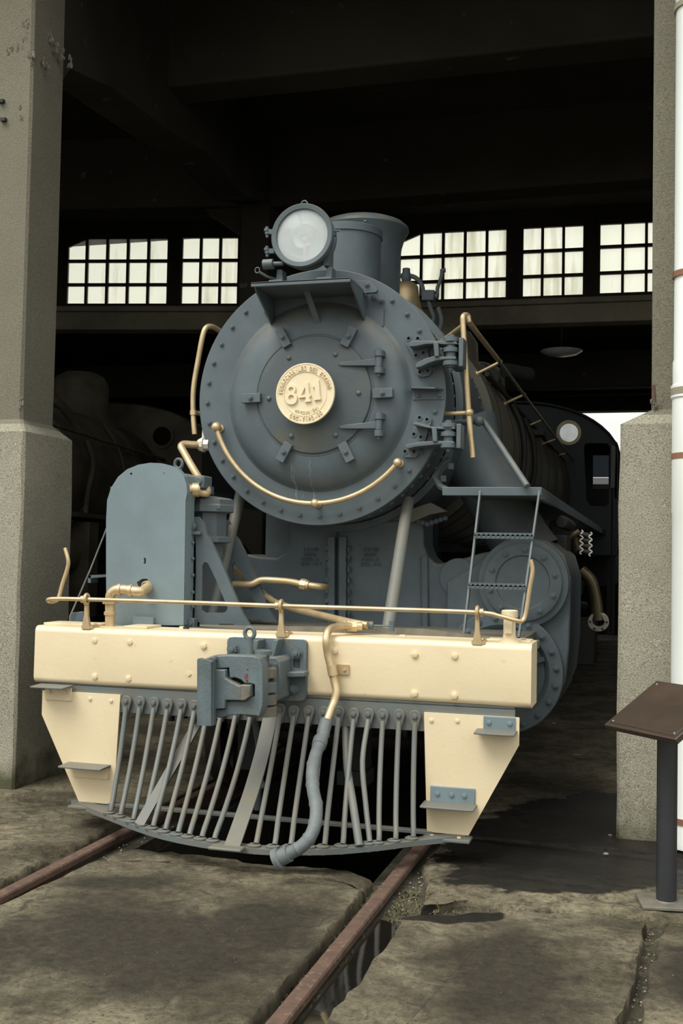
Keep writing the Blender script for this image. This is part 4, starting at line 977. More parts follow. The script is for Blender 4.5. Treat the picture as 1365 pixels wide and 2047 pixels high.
# ---- cylinders: valve chest above, cylinder below
def cylinders(sx):
    c = empty('cylinder_block'); c.parent = LOCO
    vx, vz, cx_, cz_, y0 = 1.328*sx, 1.510, 1.190*sx, .905, 1.30
    b = MB(); b.cyl((vx,y0+.05,vz), (vx,2.6,vz), .300, seg=56); b.cyl((cx_,y0+.08,cz_), (cx_,2.55,cz_), .410, seg=64)
    # side casting between chest and cylinder
    prof = [(.98,1.60),(1.20,1.80),(1.34,1.815),(1.48,1.79),(1.59,1.70),(1.635,1.55),(1.635,1.30),(1.63,1.08),(1.61,.86),(1.55,.70),(1.42,.57),(1.20,.495),(.95,.53),(.8,.75),(.8,1.5)]
    b.prism([V(x*sx, y0+.10, z) for x, z in (prof if sx > 0 else prof[::-1])], (0,1.15,0))
    b.build('cylinder_casting', CASTB, c, bevel=.012)
    b = MB(); b.lathe((vx,y0,vz), (0,-1,0), [(.300,-.08),(.300,-.035),(.290,-.03),(.258,-.03),(.258,-.004),(.251,.0),(.182,.0),(.174,-.012),(.166,-.012),(.02,-.006),(0,-.006)], 64); vc = b.build('valve_cover', CASTB, c)
    for i in range(10): bolt(c, V(vx,y0,vz)+V(.219*math.cos(i*PI/5+.25), 0, .219*math.sin(i*PI/5+.25)), .0165, BLUE, 'nut', YM, 'cover_nut')
    bolt(c, V(vx,y0-.0,vz-.005), .018, BLUE, 'nut', YM, 'cover_nut')
    b = MB(); b.lathe((cx_,y0+.03,cz_), (0,-1,0), [(.410,-.06),(.410,.0),(.404,.006),(.32,.006),(.30,-.01),(.285,-.03),(.12,-.035),(.10,-.02),(0,-.02)], 72); b.build('cylinder_cover', CASTB, c)
    for i in range(20): bolt(c, V(cx_,y0+.024,cz_)+V(.366*math.cos(i*PI/10+.12), 0, .366*math.sin(i*PI/10+.12)), .0185, BLUE, 'nut', YM, 'cover_nut')
    for a in (0, 60, 120, 180, 240, 300):
        aa = math.radians(a+20); p = V(cx_,y0+.04,cz_); MB().bar(p+V(.1*math.cos(aa),0,.1*math.sin(aa)), p+V(.30*math.cos(aa),0,.30*math.sin(aa)), .03, .03, (0,1,0)).build('cover_rib', BLUE, c)
    MB().cyl((cx_,y0+.02,cz_-.36), (cx_,y0+.02,cz_-.46), .022, seg=10).build('drain_cock', DARK, c)
    MB().cyl((cx_,y0+.25,cz_-.36), (cx_,y0+.25,cz_-.47), .027, seg=10).build('drain_cock', DARK, c)
    return c
cylinders(1); cylinders(-1)
b = MB(); b.box(-1.1, 1.1, 1.7, 2.3, .75, 1.5); b.build('cylinder_bridge', DARK, LOCO)

# ---- running boards, ladder, braces
RBZ = 2.118
b = MB()
b.prism([V(.86,.86,RBZ), V(1.49,.86,RBZ), V(1.49,10.9,RBZ), V(.95,10.9,RBZ), V(.95,1.4,RBZ), V(.86,1.3,RBZ)], (0,0,-.035))
b.box(1.46, 1.49, .87, 10.9, RBZ-.075, RBZ-.03); b.box(.86, 1.49, .855, .885, RBZ-.055, RBZ)
rb = b.build('running_board', BLUE, LOCO, bevel=.004)
b = MB(); b.prism([V(-1.49,.86,RBZ), V(-.95,.86,RBZ), V(-.95,10.9,RBZ), V(-1.49,10.9,RBZ)], (0,0,-.035)); b.build('running_board', BLUE, LOCO)
# bracket strap up to the smokebox
b = MB(); b.tube([P(905,985,.95), P(880,972,1.0), P(868,955,1.05), P(882,930,1.12), P(898,918,1.18)], .022, 6); b.build('board_strap', BLUE, rb)
for (x, y) in ((899,932),(884,957)): bolt(rb, P(x, y, 1.05), .022, BLUE, 'square', (.6,-.7,0))
hrail('board_stay', [P(955,838,1.12), P(972,850,1.14), PZ(1054,972,RBZ)], .020, BLUE, rb, 4)
b = MB(); q = P(957,842,1.12); b.sphere(q, .035, 12, 8); b.cyl(q, V(.83,1.2,q.z), .02, seg=10); b.build('stay_bracket', BLUE, rb)
ld = empty('ladder'); ld.parent = LOCO
LT0, LB0 = P(960,988,.87), P(927,1262,.56); LT1, LB1 = P(1078,986,.87), P(1037,1246,.56)
LB0.z = LB1.z = 1.195
for t_, b_ in ((LT0, LB0), (LT1, LB1)):
    t_.z = RBZ-.03
    MB().bar(b_, t_, .045, .012, (0,1,0)).build('ladder_stile', BLUE, ld)
for yy in (1072, 1167):
    t = (yy-988)/(1262-988); t2 = t
    a = LT0.lerp(LB0, t); c = LT1.lerp(LB1, t)
    b = MB(); b.prism([a+V(0,-.05,0), c+V(0,-.05,0), c+V(0,.07,0), a+V(0,.07,0)], (0,0,-.008)); b.prism([a+V(0,-.05,.012), c+V(0,-.05,.012), c+V(0,-.05,-.026), a+V(0,-.05,-.026)], (0,.006,0))
    st = b.build('ladder_step', BLUE, ld)
    b = MB(); nX = 12
    for i in range(nX):
        p = a.lerp(c, (i+.05)/nX); q = a.lerp(c, (i+.95)/nX)
        b.bar(p+V(0,-.052,.010), q+V(0,-.052,-.024), .005, .004, (0,0,1)); b.bar(p+V(0,-.052,-.024), q+V(0,-.052,.010), .005, .004, (0,0,1))
    b.build('tread_pattern', BLUE, ld)
b = MB(); b.box(LB0.x-.03, LB0.x+.05, LB0.y-.03, LB0.y+.03, 1.185, 1.21); b.build('ladder_foot', BLUE, ld); bolt(ld, LB0+V(.03,-.03,.03), .015, BLUE, 'nut')
MB().cyl(P(774,1268,.40), P(816,1000,1.15), .0395, seg=28).build('smokebox_brace', PILOT, LOCO)
p0 = P(774,1268,.40); p1 = P(816,1000,1.15)
MB().cyl(P(416,1248,.62), P(482,985,1.18), .0395, seg=28).build('smokebox_brace', PILOT, LOCO)

# ---- cab
CY = 10.9
cb = empty('cab'); cb.parent = LOCO
def cz(x, y): return P(x, y, CY)
roofp = [V(1.64*math.sin(t*PI/2/14)*1.0, CY, 3.30+.80*math.cos(t*PI/2/14)**.8) for t in range(14)]
roofp = [V(1.66*i/14, CY, 3.02+1.03*math.sqrt(max(0, 1-(i/14*.95)**2.3))) for i in range(15)]
outl = [V(1.66,CY,1.75)]+roofp[::-1]+[V(-p.x,p.y,p.z) for p in roofp[1:]]+[V(-1.66,CY,1.75)]
wcr = [cz(1137+25.5*math.cos(t*PI/12), 865+25.5*math.sin(t*PI/12)) for t in range(24)]
rw_ = [cz(x, y) for x, y in [(1171,886),(1213,886),(1219,893),(1217,1005),(1210,1013),(1180,1011),(1172,1000),(1167,893)]]
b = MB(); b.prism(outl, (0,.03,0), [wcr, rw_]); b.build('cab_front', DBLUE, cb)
b = MB()
for i in range(len(roofp)-1):
    for s_ in (1, -1):
        p, q = roofp[i], roofp[i+1]
        p = V(p.x*s_,CY-.12,p.z+.01); q = V(q.x*s_,CY-.12,q.z+.01)
        b.add([p, q, q+V(0,2.6,0), p+V(0,2.6,0), p+V(0,0,.03), q+V(0,0,.03), q+V(0,2.6,.03), p+V(0,2.6,.03)], [(0,1,2,3),(4,7,6,5),(0,4,5,1),(2,6,7,3),(1,5,6,2),(0,3,7,4)])
b.build('cab_roof', DARK, cb)
for s_ in (1, -1):
    b = MB(); b.box(1.63*s_-.015, 1.63*s_+.015, CY, CY+2.3, 1.75, 2.6); b.box(1.63*s_-.015, 1.63*s_+.015, CY+1.9, CY+2.3, 2.6, 3.45); b.box(1.63*s_-.015, 1.63*s_+.015, CY, CY+.12, 2.6, 3.45); b.build('cab_side', DARK, cb)
b = MB(); rc = sum(wcr, V(0,0,0))/24
ro = [rc+(p-rc)*1.02 for p in wcr]
b.prism([rc+(p-rc)*.98+V(0,-.02,0) for p in wcr], (0,.03,0), [[rc+(p-rc)*.73+V(0,-.02,0) for p in wcr]]); b.build('porthole_ring', BRASS, cb)
b = MB(); b.prism([rc+(p-rc)*.75+V(0,.0,0) for p in wcr], (0,.006,0)); b.build('porthole_glass', mat('reflecting_porthole_glass', (.42,.44,.44), None, 4, .06, metal=1.0), cb)
b = MB(); b.prism([P(x, y, CY+2.25) for x, y in [(1184,909),(1218,909),(1217,954),(1184,954)]], (0,.01,0)); b.build('rear_window', glass_mat('cab_rear_glass', (.16,.18,.20), .5, .5, .7), cb)
b = MB(); b.prism([P(x, y, CY+2.24) for x, y in [(1184,955),(1217,955),(1217,978),(1184,978)]], (0,.01,0)); b.build('rear_window_lower', glass_mat('cab_rear_lower_glass', (.5,.5,.5), .5, .6, .75), cb)
b = MB(); b.prism([P(x, y, CY-.10) for x, y in [(1222,889),(1230,893),(1228,975),(1220,976)]], (.02,.25,0)); b.build('wind_deflector', CABPANE, cb)
b = MB(); b.box(1.50, 1.62, CY+.3, CY+.36, .55, 2.0); b.cyl((1.58,CY,.6), (1.58,CY,3.3), .015, seg=8); b.build('cab_steps', DARK, cb)

b = MB(); b.prism([V(p.x,CY+2.28,p.z) for p in outl], (0,.03,0), [[P(x, y, CY+2.28) for x, y in [(1185,910),(1217,910),(1216,977),(1185,977)]]]); b.build('cab_rear', DARK, cb)
# ---- tender, frames and wheels
b = MB(); b.box(-1.5, 1.5, 13.6, 18.6, 1.2, 3.0); b.build('tender_tank', DARK, LOCO, bevel=.03)
b = MB()
for s_ in (-1, 1): b.box(s_*.62-.04, s_*.62+.04, .35, 13.4, .72, 1.15)
b.box(-.62, .62, .35, .45, .72, 1.1); b.build('main_frame', DARK, LOCO)
def wheel(y, r, x, m):
    w = empty('wheel'); w.parent = LOCO; w.location = (x, y, r+.0)
    s_ = 1 if x > 0 else -1
    b = MB(); b.lathe((0,0,0), (s_,0,0), [(r-.09,-.07),(r+.025,-.07),(r+.022,-.04),(r,-.03),(r-.006,.06),(r-.075,.07),(r-.09,.05),(r-.09,-.07)], 56); b.build('tyre', m, w)
    b = MB(); b.lathe((0,0,0), (s_,0,0), [(0,-.09),(.11,-.09),(.11,.09),(.0,.09)], 24); b.build('hub', m, w)
    b = MB(); N = 12
    for i in range(N):
        a = 2*PI*i/N; b.bar(V(0,.1*math.cos(a),.1*math.sin(a)), V(0,(r-.08)*math.cos(a),(r-.08)*math.sin(a)), .05, .05, (1,0,0))
    b.build('spokes', m, w)
for y, r in ((1.5,.38),(3.0,.38)):
    for x in (-.79, .79): wheel(y, r, x, RUSTW)
    MB().cyl((-.78,y,r), (.78,y,r), .075, seg=16).build('axle', RUSTW, LOCO)
for y in (5.2, 6.75, 8.3, 9.85):
    for x in (-.79, .79): wheel(y, .72, x, DARK)
for y in (14.3, 15.8, 17.2):
    for x in (-.79, .79): wheel(y, .45, x, DARK)
b = MB()
for s_ in (-1, 1):
    b.box(s_*1.02-.035, s_*1.02+.035, 5.2, 9.85, .62, .74); b.box(s_*1.12-.03, s_*1.12+.03, 2.1, 6.75, .78, .88)
b.build('side_rods', DARK, LOCO)
b = MB()
for s_ in (-1, 1): b.box(s_*1.25-.05, s_*1.25+.05, 1.9, 4.2, 1.15, 1.24); b.box(s_*1.25-.05, s_*1.25+.05, 1.9, 4.2, .74, .80); b.box(s_*1.25-.12, s_*1.25+.12, 3.0, 3.4, .75, 1.25)
b.build('slide_bars', DARK, LOCO)
# hanging brake and spring gear seen between the pilot bars
b = MB(); b.box(-.35, .35, .9, 2.3, .55, .75); b.box(.30, .44, .6, .8, .30, .72); b.box(.28, .47, .55, .75, .24, .33); b.box(-.40,-.25,.6,.8,.28,.7); b.cyl((-.62,1.0,.52),(.62,1.0,.52),.04,seg=10)
b.build('truck_frame', DARK, LOCO, bevel=.006)
hrail('brake_hanger', [V(-.25,.5,.62), V(-.22,.5,.45), V(-.24,.52,.30), V(-.18,.5,.20)], .022, PILOT)
MB().cyl((-.22,.50,.21), (-.22,.50,.06), .022, seg=10).build('chain_pin', CASTB, LOCO)
MB().lathe((-.42,.9,.42), (1,0,0), [(.03,0),(.06,0),(.06,.04),(.03,.05)], 16).build('brass_oil_cup', GOLDD, LOCO)

# ---- pipes and fittings on the right side, under the running board
b = MB(); b.tube(cr([P(1160,1140,3.0), P(1180,1160,3.0), P(1190,1195,3.0), P(1195,1240,3.0)], 6), .048, 18); ex_ = b.build('exhaust_pipe', GOLDD, LOCO)
q = P(1196,1243,3.0); b = MB(); b.lathe(q, (.1,-1,-.45), [(.046,-.015),(.082,-.015),(.082,.008),(.048,.008),(.046,-.015)], 32); b.build('pipe_flange', SILVER, ex_)
for i in range(6):
    a = i*PI/3; bolt(ex_, q+V(.065*math.cos(a), -.012, .065*math.sin(a)), .008, DARK, 'hex', (0,-1,0), 'flange_bolt')
b = MB(); b.tube(cr([P(1122,1085,2.6), P(1145,1070,2.6), P(1158,1062,2.6)], 5), .024, 10)
b.cyl(P(1150,1075,2.7), P(1158,1100,2.7), .06, seg=16); lub = b.build('lubricator_pipe', GOLDD, LOCO)
b = MB()
for j in range(4): b.cyl(P(1158,1068+j*11,2.65), P(1180,1072+j*11,2.65), .024, seg=12)
b.build('lubricator_body', DARK, lub)
for x, yo in ((1162,1060),(1180,1064)):
    pts = []
    for j in range(33):
        yy = yo+j*1.5; pts.append(P(x+3.2*math.sin(j*2*PI/8), yy, 2.6))
    MB().tube(pts, .006, 6).build('gasket_edge', SILVER, lub)
b = MB(); b.box(1.35, 1.55, 2.2, 2.8, 1.45, 1.85); b.box(1.4, 1.5, 2.2, 3.6, 1.1, 1.2); b.cyl((1.5,2.3,1.95),(1.5,3.2,1.95),.05,seg=12); b.cyl((1.45,2.6,1.0),(1.45,2.6,1.6),.06,seg=12); b.build('valve_gear', DARK, LOCO, bevel=.01)
b = MB(); b.box(1.3, 1.5, 3.6, 3.75, .6, 2.0); b.box(1.28,1.45,4.3,6.0,1.3,1.45); b.cyl((1.3,3.7,1.3),(1.35,8.0,1.1),.05,seg=12); b.box(1.35,1.55,6.5,7.2,.5,1.0); b.build('motion_bracket', DARK, LOCO, bevel=.01)

# ---------------------------------------------------------------- buffer beam and deck
HB = 1.527; ZT, ZB = 1.200, .848
b = MB(); prof = []
R_ = .038
for cy, cz_, a0_ in ((R_, ZT-R_, 90), (R_, ZB+R_, 180)):
    for i in range(7):
        a = math.radians(a0_+i*15); prof.append((cy+R_*math.cos(a), cz_+R_*math.sin(a)))
prof += [(.30, ZB), (.30, ZB+.02), (.04, ZB+.03), (.03, ZT-.03), (.30, ZT-.02), (.30, ZT)]
prof2 = prof[:14]+[(.30, ZB), (.30, ZT)]
# gridded along its length so the slight dents show
nx = 60; vs = []; fs = []; rr = random.Random(3)
for i in range(nx+1):
    x = -HB+2*HB*i/nx
    for (y, z) in prof2:
        w = .004*math.sin(x*2.1+1)+.003*math.sin(x*5.3+z*9)
        vs.append((x, y+(w if y < .1 else 0), z+.004*math.sin(x*1.7)))
m_ = len(prof2)
for i in range(nx):
    for j in range(m_): k2 = (j+1) % m_; fs.append((i*m_+j, (i+1)*m_+j, (i+1)*m_+k2, i*m_+k2))
fs += [tuple(range(m_)), tuple(range(nx*m_, (nx+1)*m_))[::-1]]
b.add(vs, fs); b.f = [f[::-1] for f in b.f]
beam = b.build('buffer_beam', CREAM, LOCO, smooth=40)
for x, y in ((190,1280),(260,1283),(407,1291),(190,1352),(257,1356),(669,1301),(829,1308),(909,1311),(828,1386),(908,1390)):
    bolt(beam, P(x, y, .001), .0205, CREAM, 'plain', YM, 'beam_bolt')
bolt(beam, P(378,1347,.001), .012, CREAM, 'square', YM, 'beam_bolt')
for x, y in ((440,1352),(505,1358)): bolt(beam, P(x, y, .001), .018, CREAM, 'plain', YM, 'beam_bolt')
b = MB(); b.box(-HB+.02, HB-.0, .30, .44, ZT-.05, ZT-.004); b.box(-1.42, 1.42, .42, 1.5, ZT-.06, ZT-.012)
deck = b.build('front_deck', DECKM, LOCO, bevel=.003)
b = MB(); b.prism([P(x, y, .30) for x, y in [(398,1249),(845,1257),(1065,1283),(1065,1286),(400,1252)]], (0,.03,0)); b.build('deck_lip', WORN, deck)
# nuts and packing plates on top of the beam
for x, y, m2 in ((113,1243,CREAM),(197,1245,CREAM),(290,1250,CREAM),(365,1252,CREAM),(372,1254,DARK),(985,1277,CREAM),(1056,1281,CREAM),(1048,1281,BLUE),(805,1268,CREAM)):
    p = P(x, y, .22); bolt(deck, V(p.x, .22, ZT-.002), .022, m2, 'plain', (0,0,1), 'deck_nut')
for xa, xb, ya in ((100,205,.12),(262,308,.10),(975,1062,.16)):
    MB().box(P(xa,1248,.2).x, P(xb,1248,.2).x, ya, .31, ZT-.004, ZT+.010).build('packing_plate', CREAM, deck, bevel=.003)
b = MB(); b.prism([V(.12,.5,ZT-.012), V(.45,.62,ZT-.012), V(.62,.9,ZT-.012), V(.1,.9,ZT-.012)], (0,0,.012)); b.build('deck_patch', DECKM, deck)

# ---------------------------------------------------------------- uncoupling rod with its stanchions
rod = hrail('uncoupling_rod', [P(130,1096,.09), P(136,1118,.08), P(135,1135,.08), P(124,1170,.07), P(117,1195,.06), P(108,1202,.05), P(97,1202,.03), P(98,1198,.01), P(120,1197,.0), P(170,1198,.0), P(366,1204,.0), P(560,1211,.0), P(750,1217,.0), P(950,1224,.0), P(1000,1232,.0), P(1030,1240,.0), P(1044,1241,.02), P(1051,1225,.03), P(1058,1180,.03), P(1064,1145,.03), P(1063,1130,.03), P(1060,1119,.03)], .0125, GOLD, LOCO, 6)
for x, y, yb in ((173,1198,1250),(562,1211,1263),(954,1224,1281)):
    c = P(x, y, .0); 
    b = MB(); b.tube([c+V(0, .026*math.cos(t*PI/10), .030*math.sin(t*PI/10)) for t in range(20)], .0105, 8, closed=True)
    b.prism([c+V(-.010,-.006,-.03), c+V(.010,-.006,-.03), c+V(.014,-.006,-.10), V(c.x+.030,-.006,ZT-.012), V(c.x-.026,-.006,ZT-.012), c+V(-.012,-.006,-.10)], (0,.022,0))
    b.box(c.x-.03, c.x+.045, .0, .09, ZT-.01, ZT+.010)
    s_ = b.build('rod_stanchion', GOLD if x != 562 else GOLD, rod)
    MB().lathe(c+V(.024 if x > 900 else -.024,0,0), (1,0,0), [(.012,-.010),(.022,-.010),(.022,.010),(.012,.010)], 20).build('rod_collar', GOLD, rod)
    bolt(rod, V(c.x+.035, .06, ZT+.010), .010, GOLD, 'hex', (0,0,1), 'stanchion_nut')
# flag socket on the right end
c = P(1018,1283,.10); c.z = ZT-.004
fs_ = empty('flag_socket'); fs_.parent = LOCO
b = MB(); b.lathe(c, (0,0,1), [(.064,0),(.062,.012),(.040,.022),(.034,.05),(.034,.14)], 32); b.build('socket_base', CREAM, fs_)
b = MB(); b.lathe(c, (0,0,1), [(.034,.14),(.046,.145),(.046,.180),(.040,.184),(.036,.178),(.0,.17)], 32); b.build('socket_cap', CREAM, fs_)
MB().box(c.x-.024, c.x+.022, c.y-.060, c.y-.02, c.z+.055, c.z+.135).build('socket_block', CREAM, fs_, bevel=.004)

# ---------------------------------------------------------------- pilot (cow catcher)
pil = empty('pilot'); pil.parent = LOCO
b = MB(); b.box(-1.44, 1.44, .015, .04, .69, .855); b.box(-1.44, 1.44, .015, .16, .835, .855); b.build('pilot_top_angle', PILOT, pil, bevel=.004)
ZP = .135
front_px = [(142,1608),(220,1640),(300,1670),(380,1689),(460,1701),(520,1707),(560,1708),(640,1708),(700,1705),(770,1698),(830,1690),(930,1680)]
fp = [PZ(x, y, ZP-.02) for x, y in front_px]
fpc = cr(fp, 3)
b = MB(); vs = []; fs = []
for p in fpc:
    w = .085
    for (dy, dz) in ((0,-.004),(0,.024),(w,.024),(w,-.004)): vs.append((p.x*(1 if dy == 0 else .985), p.y+dy, ZP-.02+dz))
N = len(fpc)
for i in range(N-1):
    for j in range(4): k2 = (j+1) % 4; fs.append((i*4+j, i*4+k2, (i+1)*4+k2, (i+1)*4+j))
fs += [(0,3,2,1), ((N-1)*4, (N-1)*4+1, (N-1)*4+2, (N-1)*4+3)]
b.add(vs, fs); b.f = [f[::-1] for f in b.f]; b.build('pilot_bottom_bar', PILOT, pil)
b = MB(); b.bar(V(-1.0,.02,.135), V(.99,.02,.135), .02, .05, (0,0,1)); b.build('pilot_rear_bar', PILOT, pil, bevel=.003)
def frontY(x):
    for p, q in zip(fpc, fpc[1:]):
        if p.x <= x <= q.x: return p.y+(q.y-p.y)*(x-p.x)/(q.x-p.x)
    return fpc[0].y
tops = [(251.5,1402),(278.5,1403),(306.7,1405),(333.7,1408),(361.5,1408),(387.7,1411),(414,1413),(442,1414),(471,1416),(501,1417),(559.5,1417),(586.6,1421),(616.5,1422),(646.5,1424),(676.4,1424),(706,1427),(735.5,1427.5),(764.6,1429.5),(797,1430),(829,1432)]
feet = [(216,1628),(239,1634),(264,1644),(284,1651),(305,1657),(327,1665),(349,1673),(371,1678),(393,1684.5),(419,1688),(507,1695),(543,1698),(577,1697),(619,1696),(648,1694),(683,1694),(735,1691.5),(752,1691),(786,1687),(821,1683)]
ybar = -.012
for i, ((tx, ty), (fx, fy)) in enumerate(zip(tops, feet)):
    T = P(tx, ty, ybar); Fp = PZ(fx, fy, ZP+.006); Fp.y = max(Fp.y, frontY(Fp.x)+.045)
    br = MB(); e = Fp+V(0,.0,.012)
    top = T+V(0,.004,-.035)
    if i == 16: pts = [top, top.lerp(e,.35)+V(-.03,-.02,0), top.lerp(e,.7)+V(-.02,.0,0), e]
    else:
        d = e-top; pts = [top, top+V(d.x*.10, d.y*.17, d.z*.25), top+V(d.x*.34, d.y*.44, d.z*.55), top+V(d.x*.70, d.y*.76, d.z*.82), e+V(-d.x*.04,-d.y*.05,.03), e]
    r_ = .0150
    br.tube(cr(pts, 5), r_, 12)
    bar_o = br.build('pilot_bar', PILOT, pil)
    bb = MB(); ang = [(math.cos(t), math.sin(t)) for t in [math.radians(a) for a in range(-30, 211, 20)]]
    shape = [T+V(.034*c_,0,.034*s_) for c_, s_ in ang]+[T+V(-.013,0,-.085), T+V(.013,0,-.085)]
    bb.prism(shape, (0,.02,0)); bb.build('bar_eye', PILOT, pil, bevel=.003)
    bolt(pil, T, .0150, PILOT, 'hex', YM, 'bar_bolt')
    ft = MB(); ft.lathe(Fp+V(-.010,-.006,-.004), (0,0,1), [(0,0),(.034,0),(.036,.012),(.02,.016),(.0,.016)], 18); ft.build('bar_foot', PILOT, pil)
    bolt(pil, Fp+V(-.020,-.012,.010), .0125, PILOT, 'plain', (0,0,1), 'foot_bolt')
    MB().cyl(Fp+V(-.010,.01,-.02), Fp+V(-.010,.01,-.045), .010, seg=8).build('foot_stud', PILOT, pil)
# flat centre bar
T = P(540,1432,-.01); Fp = PZ(462,1695,ZP+.008)
b = MB(); d = Fp-T; path = [T, T+V(d.x*.14,d.y*.20,d.z*.3), T+V(d.x*.40,d.y*.48,d.z*.6), T+V(d.x*.72,d.y*.78,d.z*.84), Fp]
pth = cr(path, 5); vs = []; fs = []
for p in pth:
    for dx, dy in ((-.043,0),(.043,0),(.043,.016),(-.043,.016)): vs.append((p.x+dx, p.y+dy, p.z))
for i in range(len(pth)-1):
    for j in range(4): k2 = (j+1) % 4; fs.append((i*4+j, (i+1)*4+j, (i+1)*4+k2, i*4+k2))
b.add(vs, fs); b.build('pilot_centre_bar', PILOT, pil)
b = MB(); b.prism([Fp+V(-.11,-.05,-.008), Fp+V(.07,-.05,-.008), Fp+V(.07,.03,-.008), Fp+V(-.11,.03,-.008)], (0,0,.016)); b.build('centre_foot', PILOT, pil, bevel=.006)
# inner diagonal braces
MB().bar(P(400,1436,.10), PZ(278,1650,ZP+.01), .055, .02, (1,.3,0)).build('pilot_brace', PILOT, pil)
MB().tube(cr([P(690,1440,.06), P(694,1530,-.10), P(706,1610,-.30), PZ(718,1692,ZP+.008)], 6), .022, 10).build('pilot_brace', PILOT, pil)
# cream side plates with steps
def sideplate(s_):
    pts = [(.935,.800),(1.465,.800),(1.465,.650),(1.195,.140),(.962,.140)]
    sp_ = MB().prism([V(x*s_, .0, z) for x, z in pts], (0,.014,0)).build('side_plate', CREAM, pil)
    return sp_
spR = sideplate(1); spL = sideplate(-1)
for x, y in ((862,1440),(914,1441)): bolt(spR, P(x, y, -.001), .012, CREAM, 'plain')
for x, y in ((180,1397),(222,1401)): bolt(spL, P(x, y, -.001), .012, CREAM, 'plain')
# bottom flanges
b = MB(); b.box(.955, 1.215, -.10, .02, .118, .134); b.build('plate_foot', PILOT, spR, bevel=.003)
b = MB(); b.box(-1.215, -.955, -.10, .02, .118, .134); b.build('plate_foot', PILOT, spL, bevel=.003)
for x in (1.0, 1.15): bolt(spR, V(x,-.05,.134), .012, CREAM, 'plain', (0,0,1))
# steps: an angle iron with a tread that sticks out
def step(parent, x0, x1, ztread, leg_up, m_leg, bolts, depth=.13):
    b = MB()
    b.prism([V(x0+.0,-depth,ztread), V(x0+.03,-depth-.006,ztread), V(x1-.03,-depth-.006,ztread), V(x1,-depth,ztread), V(x1,.0,ztread+.004), V(x0,.0,ztread+.004)], (0,0,.011))
    b.build('step_tread', PILOT, parent, bevel=.003)
    za, zb_ = (ztread, ztread+leg_up) if leg_up > 0 else (ztread+leg_up, ztread)
    MB().box(x0+.035, x1-.01, -.012, .002, za, zb_).build('step_leg', m_leg, parent, bevel=.004)
    for xb in bolts: bolt(parent, V(xb, -.012, (za+zb_)/2+.01), .0145, m_leg, 'plain', YM, 'step_bolt')
x0, x1 = P(946,1468,-.13).x, P(1022,1472,-.13).x; step(spR, 1.235, 1.455, P(980,1470,-.13).z, .085, SHEET, (1.30, 1.415))
step(spR, .945, 1.24, P(900,1620,-.13).z, .10, SHEET, (1.02, 1.10, 1.17))
step(spL, -1.475, -1.25, P(110,1378,-.13).z, -.085, CREAM, (-1.41, -1.30))
step(spL, -1.27, -.985, P(180,1540,-.13).z, -.075, CREAM, ())

# ---------------------------------------------------------------- coupler
cp = empty('coupler'); cp.parent = LOCO
z5 = 5.0556
def q5(a, b_): return (370+a/z5, 1240+b_/z5)
def rrect(pts, r, n=4):
    out = []; N = len(pts)
    for i in range(N):
        p, a, c = Vector(pts[i]), Vector(pts[i-1]), Vector(pts[(i+1) % N])
        u_, v_ = (a-p).normalized(), (c-p).normalized()
        for k in range(n+1):
            t = k/n; s0_, s1_ = p+u_*r, p+v_*r
            out.append(s0_*(1-t)**2+p*2*t*(1-t)+s1_*t*t)
    return out
pk = rrect([P(*q5(425,170), -.035), P(*q5(1225,200), -.035), P(*q5(1215,815), -.035), P(*q5(425,800), -.035)], .03)
slot = rrect([P(*q5(1088,390), -.035), P(*q5(1162,390), -.035), P(*q5(1162,488), -.035), P(*q5(1088,480), -.035)], .012)
b = MB(); b.prism(pk, (0,.038,0), [slot]); b.build('coupler_pocket', COUP, cp)
for (x, y) in ((485,290),(1125,330),(1105,690)): bolt(cp, P(*q5(x,y), -.036), .029, COUP, 'nut', YM, 'pocket_nut')
b = MB(); b.prism([p+V(0,.030,0) for p in slot], (0,.006,0)); b.build('slot_back', COUP, cp)
# ribs and throat of the pocket
b = MB()
b.prism([P(*q5(x,y), -.16) for x, y in [(700,200),(740,200),(720,340),(680,340)]], (0,.13,0))
b.prism([P(*q5(x,y), -.15) for x, y in [(890,195),(940,195),(895,380),(850,380)]], (0,.12,0))
b.prism([P(*q5(x,y), -.12) for x, y in [(960,525),(1205,520),(1205,575),(970,580)]], (0,.09,0))
b.prism([P(*q5(x,y), -.24) for x, y in [(700,380),(920,375),(960,420),(960,560),(950,800),(910,800),(900,480),(860,450),(700,440)]], (0,.21,0))
b.build('pocket_rib', COUP, cp, bevel=.006)
b = MB(); b.prism([P(*q5(x,y), -.30) for x, y in [(660,420),(900,440),(910,830),(660,830)]], (0,.28,0)); b.build('coupler_shank', CASTB, cp, bevel=.01)
# stacked lugs of the knuckle pivot
for (yy, w, m2) in ((320,150,COUP),(520,190,WORN),(665,200,COUP),(790,220,WORN),(910,250,WORN)):
    c = P(*q5(770,yy), -.36); rr_ = .085 if yy > 400 else .06
    b = MB(); b.lathe(c, (0,0,1), [(0,-.028 if yy > 400 else -.014),(rr_,-.028 if yy > 400 else -.014),(rr_,.020 if yy > 400 else .008),(rr_-.012,.028 if yy > 400 else .012),(0,.028 if yy > 400 else .012)], 32); b.build('pivot_lug', m2, cp)
c0_, c1_ = P(*q5(770,330), -.36), P(*q5(770,960), -.36); MB().cyl(c0_, c1_, .045, seg=18).build('pivot_pin', CASTB, cp)
